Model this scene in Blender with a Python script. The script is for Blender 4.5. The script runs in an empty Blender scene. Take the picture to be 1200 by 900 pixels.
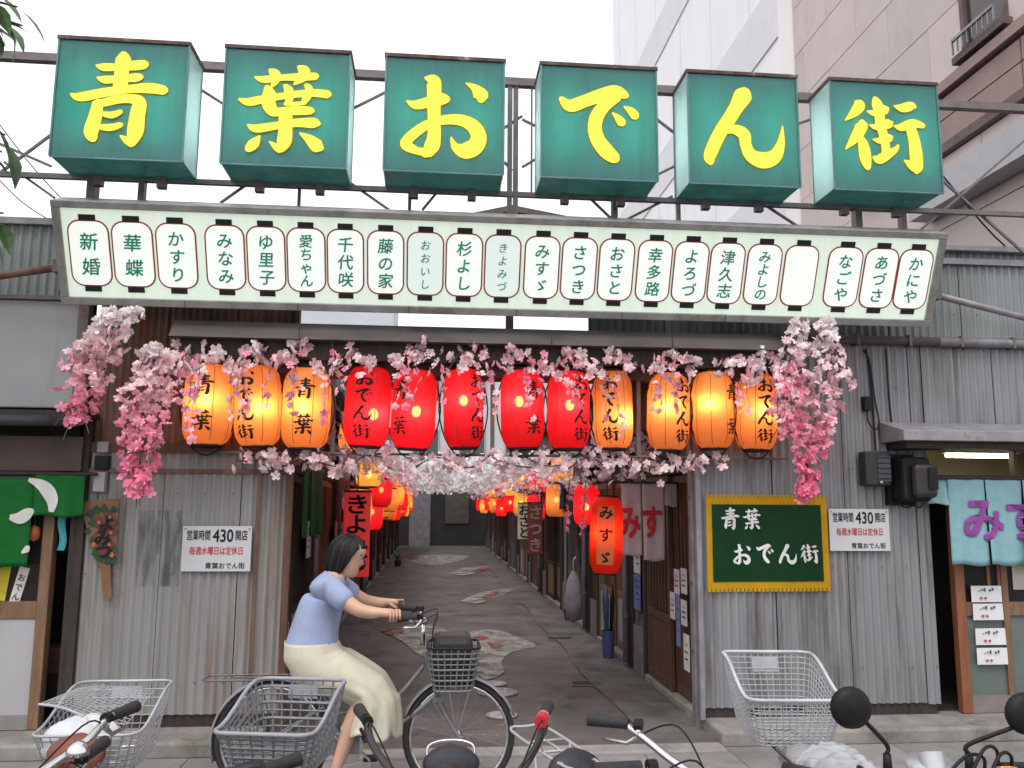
import bpy, bmesh, math, random
from mathutils import Vector, Matrix, Euler
random.seed(7)
R_ = math.radians
scene = bpy.context.scene
COL = scene.collection

# ---------------------------------------------------------------- camera
FPX, PITCH, YAW, ROLL = 993.2, R_(8.131), R_(5.296), R_(0.349)
CAM = Vector((0, 0, 1.65))
cF = Vector((math.sin(YAW) * math.cos(PITCH), math.cos(YAW) * math.cos(PITCH), math.sin(PITCH)))
cR = Vector((math.cos(YAW), -math.sin(YAW), 0)); cU = cR.cross(cF)
cR, cU = math.cos(ROLL) * cR + math.sin(ROLL) * cU, -math.sin(ROLL) * cR + math.cos(ROLL) * cU
cam_d = bpy.data.cameras.new('camera'); cam = bpy.data.objects.new('camera', cam_d); COL.objects.link(cam)
cam_d.sensor_width = 36; cam_d.lens = FPX * 36 / 1200; cam_d.clip_end = 500; cam_d.clip_start = 0.05
M = Matrix.Identity(4)
for i in range(3):
    M[i][0], M[i][1], M[i][2], M[i][3] = cR[i], cU[i], -cF[i], CAM[i]
cam.matrix_world = M; scene.camera = cam

# ---------------------------------------------------------------- world, sun, exposure
w = bpy.data.worlds.new('World'); scene.world = w; w.use_nodes = True
nt = w.node_tree; nt.nodes.clear()
sky = nt.nodes.new('ShaderNodeTexSky'); sky.sky_type = 'NISHITA'; sky.sun_disc = False
SUN_EL, SUN_AZ = R_(58), R_(205)
sky.sun_elevation = SUN_EL; sky.sun_rotation = SUN_AZ; sky.air_density = 1.6; sky.dust_density = 6.0
hs = nt.nodes.new('ShaderNodeHueSaturation'); hs.inputs['Saturation'].default_value = 0.12
mx = nt.nodes.new('ShaderNodeMix'); mx.data_type = 'RGBA'; mx.inputs[0].default_value = 0.72
mx.inputs[7].default_value = (11.6, 11.5, 11.9, 1)          # the even cloud deck
bg = nt.nodes.new('ShaderNodeBackground'); bg.inputs[1].default_value = 0.12
ow = nt.nodes.new('ShaderNodeOutputWorld')
nt.links.new(sky.outputs[0], hs.inputs['Color']); nt.links.new(hs.outputs[0], mx.inputs[6])
nt.links.new(mx.outputs[2], bg.inputs[0]); nt.links.new(bg.outputs[0], ow.inputs[0])
sd = bpy.data.lights.new('sun', 'SUN'); sd.energy = 1.2; sd.angle = R_(22); sd.color = (1, .97, .93)
sun = bpy.data.objects.new('sun', sd); COL.objects.link(sun)
sdir = Vector((math.sin(SUN_AZ) * math.cos(SUN_EL), math.cos(SUN_AZ) * math.cos(SUN_EL), math.sin(SUN_EL)))
sun.rotation_euler = sdir.to_track_quat('Z', 'Y').to_euler(); sun.location = (0, 0, 20)
vs = scene.view_settings
vs.view_transform = 'Standard'; vs.look = 'None'; vs.gamma = 1; vs.use_curve_mapping = False; vs.exposure = 0.3
scene.cycles.use_denoising = True
scene.cycles.max_bounces = 7; scene.cycles.diffuse_bounces = 3; scene.cycles.transparent_max_bounces = 12
scene.cycles.sample_clamp_indirect = 4.0; scene.cycles.caustics_reflective = False; scene.cycles.caustics_refractive = False

# ---------------------------------------------------------------- helpers
def P(px, py, Y):                     # photograph pixel -> point on the plane at depth Y
    d = cF + (px - 600) / FPX * cR - (py - 450) / FPX * cU
    return CAM + d * (Y / d.y)
def G(px, py, z=0.0):                 # photograph pixel -> point on the level z
    d = cF + (px - 600) / FPX * cR - (py - 450) / FPX * cU
    return CAM + d * ((z - CAM.z) / d.z)
V = Vector
def T(x, y, z): return Matrix.Translation((x, y, z))
def RZ(a): return Matrix.Rotation(a, 4, 'Z')
def RX(a): return Matrix.Rotation(a, 4, 'X')
def RY(a): return Matrix.Rotation(a, 4, 'Y')

class MB:
    def __init__(s): s.v = []; s.f = []; s.m = []; s.mi = 0
    def add(s, vs_, fs, mi=None):
        o = len(s.v); s.v += [V(p) for p in vs_]
        for f in fs: s.f.append([i + o for i in f]); s.m.append(s.mi if mi is None else mi)
        return s
    def box(s, x0, x1, y0, y1, z0, z1, mi=None, M=None):
        vs_ = [V((x, y, z)) for x in (x0, x1) for y in (y0, y1) for z in (z0, z1)]
        if M: vs_ = [M @ p for p in vs_]
        return s.add(vs_, [(0, 1, 3, 2), (4, 6, 7, 5), (0, 4, 5, 1), (2, 3, 7, 6), (0, 2, 6, 4), (1, 5, 7, 3)], mi)
    def bar(s, p, q, w, h=None, mi=None):
        p, q = V(p), V(q); h = h or w; d = (q - p).normalized()
        up = V((0, 0, 1)) if abs(d.z) < .95 else V((0, 1, 0))
        a = d.cross(up).normalized() * (w / 2); b = a.cross(d).normalized() * (h / 2)
        vs_ = [c + i * a + j * b for c in (p, q) for i, j in ((-1, -1), (1, -1), (1, 1), (-1, 1))]
        return s.add(vs_, [(3, 2, 1, 0), (4, 5, 6, 7), (0, 1, 5, 4), (1, 2, 6, 5), (2, 3, 7, 6), (3, 0, 4, 7)], mi)
    def tube(s, pts, r, n=8, closed=False, mi=None, caps=True):
        pts = [V(p) for p in pts]; k = len(pts)
        rs = r if isinstance(r, (list, tuple)) else [r] * k
        vs_ = []; prev = None
        for i, p in enumerate(pts):
            if closed: d = pts[(i + 1) % k] - pts[i - 1]
            else: d = pts[min(i + 1, k - 1)] - pts[max(i - 1, 0)]
            d = d.normalized() if d.length > 1e-9 else V((0, 0, 1))
            if prev is None:
                up = V((0, 0, 1)) if abs(d.z) < .9 else V((1, 0, 0))
                a = d.cross(up).normalized()
            else:
                a = prev - d * prev.dot(d)
                a = a.normalized() if a.length > 1e-6 else d.orthogonal().normalized()
            prev = a; b = d.cross(a)
            for j in range(n):
                t = 2 * math.pi * j / n; vs_.append(p + (a * math.cos(t) + b * math.sin(t)) * rs[i])
        fs = []
        for i in range(k if closed else k - 1):
            for j in range(n):
                i2 = (i + 1) % k
                fs.append((i * n + j, i * n + (j + 1) % n, i2 * n + (j + 1) % n, i2 * n + j))
        if caps and not closed:
            fs.append(tuple(reversed(range(n)))); fs.append(tuple(range((k - 1) * n, k * n)))
        return s.add(vs_, fs, mi)
    def lathe(s, prof, n=24, M=None, mi=None, axis='Z'):
        vs_ = []
        for r, z in prof:
            for j in range(n):
                t = 2 * math.pi * j / n
                p = V((r * math.cos(t), r * math.sin(t), z))
                vs_.append(M @ p if M else p)
        fs = []
        for i in range(len(prof) - 1):
            for j in range(n):
                fs.append((i * n + j, i * n + (j + 1) % n, (i + 1) * n + (j + 1) % n, (i + 1) * n + j))
        if prof[0][0] > 1e-6: fs.append(tuple(reversed(range(n))))
        if prof[-1][0] > 1e-6: fs.append(tuple(range((len(prof) - 1) * n, len(prof) * n)))
        return s.add(vs_, fs, mi)
    def ball(s, c, r, n=12, sc=(1, 1, 1), M=None, mi=None):
        m = n // 2; prof = [(max(1e-7, r * math.sin(math.pi * i / m)), -r * math.cos(math.pi * i / m)) for i in range(m + 1)]
        K = T(*c) @ (M or Matrix.Identity(4)) @ Matrix.Diagonal((sc[0], sc[1], sc[2], 1))
        return s.lathe(prof, n, K, mi)
    def grid(s, fn, nu, nv, mi=None):
        vs_ = [fn(i / nu, j / nv) for j in range(nv + 1) for i in range(nu + 1)]
        fs = [(j * (nu + 1) + i, j * (nu + 1) + i + 1, (j + 1) * (nu + 1) + i + 1, (j + 1) * (nu + 1) + i) for j in range(nv) for i in range(nu)]
        return s.add(vs_, fs, mi)
    def prism(s, poly, d, mi=None):               # polygon (list of 3-D points) pushed along d
        n = len(poly); d = V(d); vs_ = [V(p) for p in poly] + [V(p) + d for p in poly]
        fs = [tuple(range(n)), tuple(reversed(range(n, 2 * n)))] + [(i, i + n, (i + 1) % n + n, (i + 1) % n) for i in range(n)]
        return s.add(vs_, fs, mi)
    def mesh(s, name, mats, smooth=False):
        me = bpy.data.meshes.new(name); me.from_pydata([tuple(p) for p in s.v], [], s.f)
        for m_ in (mats if isinstance(mats, (list, tuple)) else [mats]): me.materials.append(m_)
        if len(me.materials) > 1: me.polygons.foreach_set('material_index', s.m)
        bm = bmesh.new(); bm.from_mesh(me)
        bmesh.ops.recalc_face_normals(bm, faces=bm.faces) if not getattr(s, 'keep', False) else None
        bm.to_mesh(me); bm.free()
        if smooth:
            me.polygons.foreach_set('use_smooth', [True] * len(me.polygons))
            if smooth is not True: me.set_sharp_from_angle(angle=R_(smooth))
        me.update(); return me
    def build(s, name, mats, parent=None, world=False, smooth=False, bevel=0):
        if world and parent is not None:
            K = parent['_m']; K = Matrix([K[i * 4:i * 4 + 4] for i in range(4)]).inverted()
            s.v = [K @ p for p in s.v]
        o = bpy.data.objects.new(name, s.mesh(name, mats, smooth)); COL.objects.link(o)
        if parent is not None: o.parent = parent
        if bevel:
            b = o.modifiers.new('bevel', 'BEVEL'); b.width = bevel; b.segments = 2; b.limit_method = 'ANGLE'; b.angle_limit = R_(40)
        return o
ROOTS = []
def tag(o, label, cat, group=None, kind=None):
    if label: o['label'] = label
    if cat: o['category'] = cat
    if group: o['group'] = group
    if kind: o['kind'] = kind
    return o
def thing(name, label, cat, loc=(0, 0, 0), rotz=0, group=None, M=None):
    o = bpy.data.objects.new(name, None); COL.objects.link(o); o.empty_display_size = .1
    K = M if M is not None else T(*loc) @ RZ(rotz)
    o.matrix_world = K; o['_m'] = [K[i][j] for i in range(4) for j in range(4)]; ROOTS.append(o)
    return tag(o, label, cat, group)
def struct(o): o['kind'] = 'structure'; return o
def inst(name, me, parent, K):
    o = bpy.data.objects.new(name, me); COL.objects.link(o)
    if parent is not None: o.parent = parent
    o.matrix_local = K
    return o
def copy_tree(o, parent=None, K=None):
    c = o.copy(); COL.objects.link(c); c.parent = parent
    if K is not None:
        c.matrix_world = K; c['_m'] = [K[i][j] for i in range(4) for j in range(4)]; ROOTS.append(c)
    for ch in [x for x in o.children]: copy_tree(ch, c)
    return c
def smooth_path(pts, n=6):                   # Catmull-Rom through points (any dimension)
    pts = [V(p) for p in pts]; out = []
    for i in range(len(pts) - 1):
        p0, p1, p2, p3 = pts[max(i - 1, 0)], pts[i], pts[i + 1], pts[min(i + 2, len(pts) - 1)]
        for k in range(n):
            t = k / n
            out.append(.5 * ((2 * p1) + (p2 - p0) * t + (2 * p0 - 5 * p1 + 4 * p2 - p3) * t * t + (3 * p1 - p0 - 3 * p2 + p3) * t ** 3))
    return out + [pts[-1]]

# ---------------------------------------------------------------- materials
MATS = {}
def newmat(name):
    m = bpy.data.materials.new(name); m.use_nodes = True; t = m.node_tree; t.nodes.clear()
    out = t.nodes.new('ShaderNodeOutputMaterial'); MATS[name] = m
    return m, t, out
def coords(t, stretch=(1, 1, 1), rnd=True):
    tc = t.nodes.new('ShaderNodeTexCoord'); mp = t.nodes.new('ShaderNodeMapping'); mp.inputs['Scale'].default_value = stretch
    if rnd:
        oi = t.nodes.new('ShaderNodeObjectInfo'); mm = t.nodes.new('ShaderNodeMath'); mm.operation = 'MULTIPLY'; mm.inputs[1].default_value = 37.0
        cx = t.nodes.new('ShaderNodeCombineXYZ'); ad = t.nodes.new('ShaderNodeVectorMath')
        t.links.new(oi.outputs['Random'], mm.inputs[0])
        for i in range(3): t.links.new(mm.outputs[0], cx.inputs[i])
        t.links.new(tc.outputs['Object'], ad.inputs[0]); t.links.new(cx.outputs[0], ad.inputs[1]); t.links.new(ad.outputs[0], mp.inputs['Vector'])
    else: t.links.new(tc.outputs['Object'], mp.inputs['Vector'])
    return mp.outputs[0]
def noise(t, vec, scale, detail=5, rough=.6):
    n = t.nodes.new('ShaderNodeTexNoise'); n.inputs['Scale'].default_value = scale; n.inputs['Detail'].default_value = detail; n.inputs['Roughness'].default_value = rough
    t.links.new(vec, n.inputs['Vector']); return n.outputs[0]
def ramp(t, fac, stops):
    r = t.nodes.new('ShaderNodeValToRGB'); e = r.color_ramp.elements
    while len(e) < len(stops): e.new(.5)
    for i, (p, c) in enumerate(stops): e[i].position = p; e[i].color = (*c, 1) if len(c) == 3 else c
    t.links.new(fac, r.inputs[0]); return r.outputs[0]
def mixc(t, fac, a, b):
    m = t.nodes.new('ShaderNodeMix'); m.data_type = 'RGBA'
    for sock, x in ((0, fac), (6, a), (7, b)):
        if isinstance(x, (int, float)): m.inputs[sock].default_value = x
        elif isinstance(x, tuple): m.inputs[sock].default_value = (*x, 1)
        else: t.links.new(x, m.inputs[sock])
    return m.outputs[2]
def mat(name, col, rough=.6, metal=0, ns=6, na=.25, bump=0, bs=60, stretch=(1, 1, 1), dirt=(), spec=.4, coat=0):
    m, t, out = newmat(name); b = t.nodes.new('ShaderNodeBsdfPrincipled')
    v = coords(t, stretch); n1 = noise(t, v, ns)
    lo = tuple(c * (1 - na) for c in col); hi = tuple(min(1, c * (1 + na)) for c in col)
    c = ramp(t, n1, [(.3, lo), (.7, hi)])
    for dc, ds, dst, p0, p1 in dirt:
        dv = coords(t, dst); dn = noise(t, dv, ds, 6, .65)
        c = mixc(t, ramp(t, dn, [(p0, (0, 0, 0)), (p1, (1, 1, 1))]), c, dc)
    t.links.new(c, b.inputs['Base Color'])
    b.inputs['Metallic'].default_value = metal; b.inputs['Specular IOR Level'].default_value = spec
    if coat: b.inputs['Coat Weight'].default_value = coat
    rr = ramp(t, noise(t, v, ns * 2.3), [(.25, (max(0, rough - .12),) * 3), (.75, (min(1, rough + .12),) * 3)])
    t.links.new(rr, b.inputs['Roughness'])
    if bump:
        bp = t.nodes.new('ShaderNodeBump'); bp.inputs['Strength'].default_value = bump; bp.inputs['Distance'].default_value = .01
        t.links.new(noise(t, coords(t, stretch), bs, 4), bp.inputs['Height']); t.links.new(bp.outputs[0], b.inputs['Normal'])
    t.links.new(b.outputs[0], out.inputs[0]); return m
def emit(name, col, s, diff=None, wear=0):
    m, t, out = newmat(name); e = t.nodes.new('ShaderNodeEmission'); e.inputs[0].default_value = (*col, 1); e.inputs[1].default_value = s
    if wear: t.links.new(mixc(t, ramp(t, noise(t, coords(t, (5, 5, .4)), 3, 6, .7), [(.42, (0, 0, 0)), (.8, (wear,) * 3)]), col, tuple(x * .45 for x in col)), e.inputs[0])
    if diff:
        b = t.nodes.new('ShaderNodeBsdfPrincipled'); b.inputs['Base Color'].default_value = (*diff, 1); b.inputs['Roughness'].default_value = .3
        a = t.nodes.new('ShaderNodeAddShader'); t.links.new(e.outputs[0], a.inputs[0]); t.links.new(b.outputs[0], a.inputs[1]); t.links.new(a.outputs[0], out.inputs[0])
    else: t.links.new(e.outputs[0], out.inputs[0])
    return m
def thin(name, col, trans=.5, clear=.0, rough=.5, ns=20, na=.12, tcol=None, gloss=.15, ccol=None, streak=0, bump=0):       # paper, cloth, petals, acrylic: some light comes through
    m, t, out = newmat(name)
    n1 = noise(t, coords(t), ns)
    c = ramp(t, n1, [(.3, tuple(x * (1 - na) for x in col)), (.7, tuple(min(1, x * (1 + na)) for x in col))])
    d = t.nodes.new('ShaderNodeBsdfPrincipled'); d.inputs['Roughness'].default_value = rough; d.inputs['Specular IOR Level'].default_value = gloss
    if streak:
        sf = ramp(t, noise(t, coords(t, (6, 6, .35)), 3.5, 6, .7), [(.48, (0, 0, 0)), (.75, (streak,) * 3)]); c = mixc(t, sf, c, (.05, .06, .055))
    t.links.new(c, d.inputs['Base Color'])
    if bump:
        bp = t.nodes.new('ShaderNodeBump'); bp.inputs['Strength'].default_value = bump; bp.inputs['Distance'].default_value = .01
        t.links.new(noise(t, coords(t, (1, 1, 2.2)), 14, 4), bp.inputs['Height']); t.links.new(bp.outputs[0], d.inputs['Normal'])
    tr = t.nodes.new('ShaderNodeBsdfTranslucent')
    if tcol: tr.inputs[0].default_value = (*tcol, 1)
    else: t.links.new(c, tr.inputs[0])
    m1 = t.nodes.new('ShaderNodeMixShader'); m1.inputs[0].default_value = trans
    t.links.new(d.outputs[0], m1.inputs[1]); t.links.new(tr.outputs[0], m1.inputs[2])
    if clear:
        tp = t.nodes.new('ShaderNodeBsdfTransparent'); tp.inputs[0].default_value = (*(ccol or [min(1, x ** .5) for x in (tcol or col)]), 1)
        m2 = t.nodes.new('ShaderNodeMixShader'); m2.inputs[0].default_value = clear
        t.links.new(m1.outputs[0], m2.inputs[1]); t.links.new(tp.outputs[0], m2.inputs[2]); t.links.new(m2.outputs[0], out.inputs[0])
    else: t.links.new(m1.outputs[0], out.inputs[0])
    return m
def glassy(name, col, clear=.5, rough=.05):
    m, t, out = newmat(name)
    d = t.nodes.new('ShaderNodeBsdfPrincipled'); d.inputs['Base Color'].default_value = (*col, 1); d.inputs['Roughness'].default_value = rough
    tp = t.nodes.new('ShaderNodeBsdfTransparent'); mxs = t.nodes.new('ShaderNodeMixShader'); mxs.inputs[0].default_value = clear
    t.links.new(d.outputs[0], mxs.inputs[1]); t.links.new(tp.outputs[0], mxs.inputs[2]); t.links.new(mxs.outputs[0], out.inputs[0]); return m

rust = (.16, .055, .025); grime = (.035, .03, .028)
galv_r = mat('galvanised_right', (.245, .248, .262), .5, .2, 3, .10, .1, 90, (1, 1, .25), [((.11, .095, .09), 2.2, (3, 3, .25), .52, .72), (rust, 2.6, (2.5, 2.5, .4), .70, .82), ((.30, .30, .31), 8, (1, 1, .1), .66, .8)], spec=.3)
galv_l = mat('galvanised_left', (.27, .27, .262), .55, .15, 3, .12, .12, 90, (1, 1, .2), [((.19, .14, .11), 2.0, (4, 4, .3), .50, .74), ((.17, .18, .21), 1.7, (5, 5, .25), .57, .78), (rust, 2.3, (4, 4, .35), .68, .80)], spec=.3)
galv_u = mat('galvanised_upper', (.25, .27, .275), .5, .2, 3, .15, .1, 90, (1, 1, .25), [((.22, .19, .17), 2.0, (3, 3, .3), .56, .75)], spec=.3)
rusty = mat('rusty_sheet', (.17, .10, .075), .8, .1, 4, .35, .2, 80, (3, 3, .5), [(rust, 3, (2, 2, .6), .5, .7)])
steel = mat('painted_steel', (.15, .13, .13), .55, .2, 9, .3, .1, 90, dirt=[(rust, 9, (1, 1, 1), .56, .72)])
steel_l = mat('grey_steel', (.25, .24, .26), .5, .3, 6, .25, .1, 80, dirt=[(rust, 6, (1, 1, 1), .62, .76)])
alu = mat('aluminium_frame', (.30, .30, .29), .45, .5, 7, .2, .05, 60, dirt=[((.12, .10, .09), 5, (1, 1, 1), .55, .75)])
gutter = mat('gutter_brown', (.088, .075, .074), .6, .1, 5, .25, .1, 50, (.4, 1, 1), [(grime, 6, (.3, 1, 1), .5, .75)])
black_w = mat('dark_timber', (.035, .026, .023), .75, 0, 8, .35, .25, 60, (4, 4, .6))
brown_w = mat('brown_timber', (.10, .05, .03), .6, 0, 6, .3, .25, 60, (4, 4, .5), [(grime, 4, (1, 1, .5), .55, .8)])
tan_w = mat('tan_timber', (.19, .108, .062), .55, 0, 6, .25, .2, 60, (5, 5, .5), [((.1, .06, .04), 5, (1, 1, .4), .55, .8)])
orange_w = mat('orange_timber', (.22, .085, .04), .5, 0, 6, .25, .15, 60, (5, 5, .5))
white_p = mat('white_paint', (.37, .37, .385), .5, 0, 5, .06, .03, 60, dirt=[((.4, .39, .37), 4, (1, 1, .3), .58, .8)])
board_w = mat('white_sign_plate', (.52, .52, .54), .4, 0, 5, .05, dirt=[((.5, .48, .45), 4, (1, 1, .3), .6, .8)])
greypan = mat('grey_panel', (.31, .315, .33), .5, .05, 3, .05, .02, 60, dirt=[((.24, .235, .23), 3, (2, 2, .3), .55, .8)])
concrete = mat('concrete', (.24, .225, .21), .85, 0, 5, .25, .3, 90, dirt=[((.12, .105, .09), 3, (1, 1, 1), .5, .72), ((.22, .12, .07), 2.2, (1, 1, 1), .62, .75)])
blackm = mat('black_plastic', (.012, .012, .013), .5, 0, 10, .2, spec=.2)
darkm = mat('dark_grey_plastic', (.05, .052, .06), .45, 0, 10, .2)
darkbox = mat('floodlight_body', (.03, .028, .028), .45, .2, 10, .25)
ink = mat('black_ink', (.012, .012, .012), .6, 0, 10, .1, spec=.2)
redink = mat('red_ink', (.45, .03, .03), .6, 0, 10, .1)
greenink = mat('green_ink', (.006, .29, .18), .6, 0, 10, .15)
chrome = mat('chrome', (.62, .62, .64), .22, 1, 20, .08, dirt=[((.25, .2, .18), 20, (1, 1, 1), .62, .8)])
silver = mat('silver_paint', (.45, .46, .48), .35, .5, 12, .1)
rubber = mat('black_rubber', (.022, .022, .024), .7, 0, 40, .3, .3, 200)
# ---------------------------------------------------------------- lettering
BR = {  # brush strokes: (x, y, half width), traced character by character
'青': [[(430,118,30),(430,150,46),(428,200,42),(425,260,44),(425,335,44)], [(275,190,7),(320,200,26),(420,197,22),(500,186,32),(560,178,30)],
      [(286,268,7),(335,282,26),(430,272,20),(500,266,28),(540,260,22)], [(140,378,7),(195,396,29),(330,366,30),(480,340,27),(600,332,34),(685,345,30)],
      [(302,432,32),(292,520,40),(276,615,44),(290,662,28)], [(275,432,10),(330,432,26),(420,408,28),(500,404,30),(543,430,42),(537,520,46),(532,620,48),(515,695,24)],
      [(447,642,5),(485,668,22),(515,685,28)], [(330,502,14),(390,510,22),(438,488,16)], [(330,588,18),(390,590,23),(445,572,18)]],
'葉': [[(255,208,7),(310,222,24),(420,208,20),(520,202,26),(625,195,25)], [(345,160,14),(372,185,34),(380,225,28),(360,268,10)], [(520,135,14),(548,160,38),(548,200,32),(498,248,10)],
      [(165,355,7),(225,372,27),(330,348,25),(460,325,22),(600,306,25),(705,314,28)], [(330,272,18),(345,320,42),(345,380,42),(372,430,34),(405,448,18)],
      [(440,262,14),(462,290,28),(470,340,28),(455,385,12)], [(568,255,14),(586,280,25),(574,335,28),(556,375,14)], [(445,382,12),(510,380,13),(568,374,12)],
      [(385,432,20),(480,426,29),(560,424,29),(608,425,24)], [(450,440,42),(455,540,41),(450,630,44),(430,682,24)], [(362,630,5),(405,664,22),(430,680,25)],
      [(228,523,7),(278,546,27),(400,526,25),(520,506,27),(620,505,34),(652,510,20)], [(302,595,7),(270,642,34),(238,678,26)], [(545,574,6),(600,610,29),(650,655,42),(672,668,26)]],
'お': [[(300,150,6),(350,168,44),(360,230,45),(360,330,42),(364,430,40),(365,540,42),(350,610,48),(312,662,24)], [(190,308,6),(245,332,30),(330,312,36),(400,292,42),(438,292,30)],
      [(345,640,38),(270,640,24),(195,600,36),(205,560,34),(268,500,33),(340,455,30),(430,430,32),(530,430,37),(610,470,45),(645,540,50),(622,605,55),(560,632,54),(500,608,27),(472,545,5)],
      [(562,182,5),(618,215,28),(655,262,48),(658,292,28)]],
'で': [[(188,232,18),(245,280,42),(340,248,42),(450,205,45),(545,182,47),(612,205,24)], [(545,205,45),(470,275,42),(420,350,45),(405,430,45),(425,510,47),(480,585,50),(535,632,38)],
      [(522,325,6),(558,360,24),(582,392,30)], [(598,282,6),(642,310,27),(670,345,30)]],
'ん': [[(440,188,58),(425,215,60),(380,290,48),(330,370,46),(270,460,45),(220,560,44),(196,625,40),(202,660,26)],
      [(310,450,16),(370,437,34),(430,470,42),(440,540,38),(470,610,44),(550,645,56),(630,618,48),(675,530,28),(693,410,4)]],
'街': [[(300,195,24),(318,212,40),(282,260,32),(215,317,5)], [(330,330,26),(325,360,42),(275,440,34),(207,517,5)], [(312,430,18),(330,490,36),(340,580,40),(352,645,22)],
      [(430,165,22),(440,200,37),(452,260,36),(456,340,35),(474,430,31),(484,520,30),(470,565,26)], [(370,253,5),(418,264,24),(490,240,34),(510,232,18)], [(380,350,5),(428,361,24),(515,338,32),(535,330,14)],
      [(398,450,5),(448,457,24),(512,437,28),(530,430,12)], [(398,575,14),(440,585,34),(540,525,22),(572,488,7)], [(558,214,5),(615,226,30),(680,212,31),(706,218,12)],
      [(550,354,5),(598,363,27),(680,335,31),(752,350,20)], [(665,368,36),(684,460,40),(690,560,45),(692,640,40),(684,672,20)], [(606,594,5),(648,622,28),(680,645,34)]]}
BRC = {'青': (418, 412), '葉': (446, 416), 'お': (426, 416), 'で': (436, 405), 'ん': (430, 436), '街': (486, 414)}
_gl = {}
def brush(ch):
    """2-D mesh of a brush character, unit square about the origin; third value is the stacking layer"""
    if ch in _gl: return _gl[ch]
    vs_, fs = [], []; cx, cy = BRC[ch]
    for li, st in enumerate(BR[ch]):
        pp = smooth_path([(x, -y, w) for x, y, w in st], 5); o = len(vs_); n = len(pp)
        L, Rr = [], []
        for i, p in enumerate(pp):
            d = pp[min(i + 1, n - 1)] - pp[max(i - 1, 0)]; d = V((d.x, d.y)).normalized(); nn = V((-d.y, d.x)); w = max(3, p.z)
            c = V((p.x, p.y)); L.append(c + nn * w); Rr.append(c - nn * w)
        d0 = V((pp[0].x - pp[1].x, pp[0].y - pp[1].y)).normalized(); d1 = V((pp[-1].x - pp[-2].x, pp[-1].y - pp[-2].y)).normalized()
        def cap(c, d, w):
            nn = V((-d.y, d.x)); return [c + (nn * math.cos(a) + d * math.sin(a)) * w for a in (math.pi * .2, math.pi * .4, math.pi * .6, math.pi * .8)]
        c0 = cap(V((pp[0].x, pp[0].y)), d0, max(3, pp[0].z) * .8); c1 = cap(V((pp[-1].x, pp[-1].y)), d1, max(3, pp[-1].z) * .8)
        for a, b in zip(L, Rr):
            vs_ += [a, b]
        for i in range(n - 1): fs.append((o + 2 * i, o + 2 * i + 1, o + 2 * i + 3, o + 2 * i + 2))
        k = len(vs_); vs_ += c0; fs.append((o + 1, k, k + 1, k + 2, k + 3, o)[::1])
        k = len(vs_); vs_ += c1; e = o + 2 * n - 2; fs.append((e, k, k + 1, k + 2, k + 3, e + 1))
        for i in range(o, len(vs_)): vs_[i] = ((vs_[i].x - cx) / 640, (vs_[i].y + cy) / 640, li)
    _gl[ch] = (vs_, fs); return _gl[ch]
_tx = {}
def glyph(ch, bold=.012):
    """font character; it is thickened by laying shifted copies on each other, one layer each"""
    if (ch, bold) in _tx: return _tx[(ch, bold)]
    if ch not in _tx:
        c = bpy.data.curves.new('t', 'FONT'); c.body = ch; c.resolution_u = 3; c.align_x = 'CENTER'
        o = bpy.data.objects.new('t', c); COL.objects.link(o)
        dg = bpy.context.evaluated_depsgraph_get(); me = bpy.data.meshes.new_from_object(o.evaluated_get(dg))
        _tx[ch] = ([(v.co.x, v.co.y - .36) for v in me.vertices], [tuple(p.vertices) for p in me.polygons])
        bpy.data.objects.remove(o); bpy.data.curves.remove(c); bpy.data.meshes.remove(me)
    v0, f0 = _tx[ch]; vs_, fs = [], []; k = len(v0)
    sh = [(0, 0)] if bold < .008 else [(bold * math.cos(a), bold * math.sin(a)) for a in (.6, 2.2, 3.7, 5.3)]
    if bold > .025: sh += [(bold * .5 * math.cos(a), bold * .5 * math.sin(a)) for a in (1.4, 4.5)]
    for i, (dx, dy) in enumerate(sh):
        vs_ += [(x + dx, y + dy, i) for x, y in v0]; fs += [tuple(j + i * k for j in f) for f in f0]
    _tx[(ch, bold)] = (vs_, fs); return _tx[(ch, bold)]
def put(mb, g, fn, cx, cy, sx, sy=None, slant=0, rot=0):
    """add a glyph: its unit square scaled to sx, sy about (cx, cy); fn(u, v, layer) gives the 3-D point"""
    vs_, fs = g; sy = sy or sx; c, s = math.cos(rot), math.sin(rot)
    def q(x, y):
        x, y = x * sx + slant * y * sx, y * sy
        return cx + c * x - s * y, cy + s * x + c * y
    mb.add([fn(*q(x, y), l) for x, y, l in vs_], fs)
def plane_fn(o, r, u, n, eps=.004):
    o, r, u, n = V(o), V(r).normalized(), V(u).normalized(), V(n).normalized()
    return lambda a, b, l=0: o + r * a + u * b + n * (eps + l * .0004)
def vtext(mb, s, fn, cx, ytop, ybot, size, bold=.012, br=False, slant=0):
    n = len(s); step = (ytop - ybot) / n
    for i, ch in enumerate(s):
        g = brush(ch) if (br and ch in BR) else glyph(ch, bold)
        put(mb, g, fn, cx, ytop - step * (i + .5), size, min(size, step * 1.0) if br else min(size, step * 1.08), slant)
def vletters(parent, m, s, fn, cx, ytop, ybot, size, bold=.012, br=False, slant=0):
    n = len(s); step = (ytop - ybot) / n
    for i, ch in enumerate(s):
        mb = MB(); g = brush(ch) if (br and ch in BR) else glyph(ch, bold)
        put(mb, g, fn, cx, ytop - step * (i + .5), size, min(size, step * 1.0) if br else min(size, step * 1.08), slant); mb.build('letter', m, parent)
def htext(mb, s, fn, x0, x1, cy, sy, bold=.012, br=False, wide=1.0):
    n = len(s); step = (x1 - x0) / n
    for i, ch in enumerate(s):
        if ch == ' ': continue
        g = brush(ch) if (br and ch in BR) else glyph(ch, bold)
        put(mb, g, fn, x0 + step * (i + .5), cy, step * wide * (1.0 if not br else .95), sy)

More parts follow.
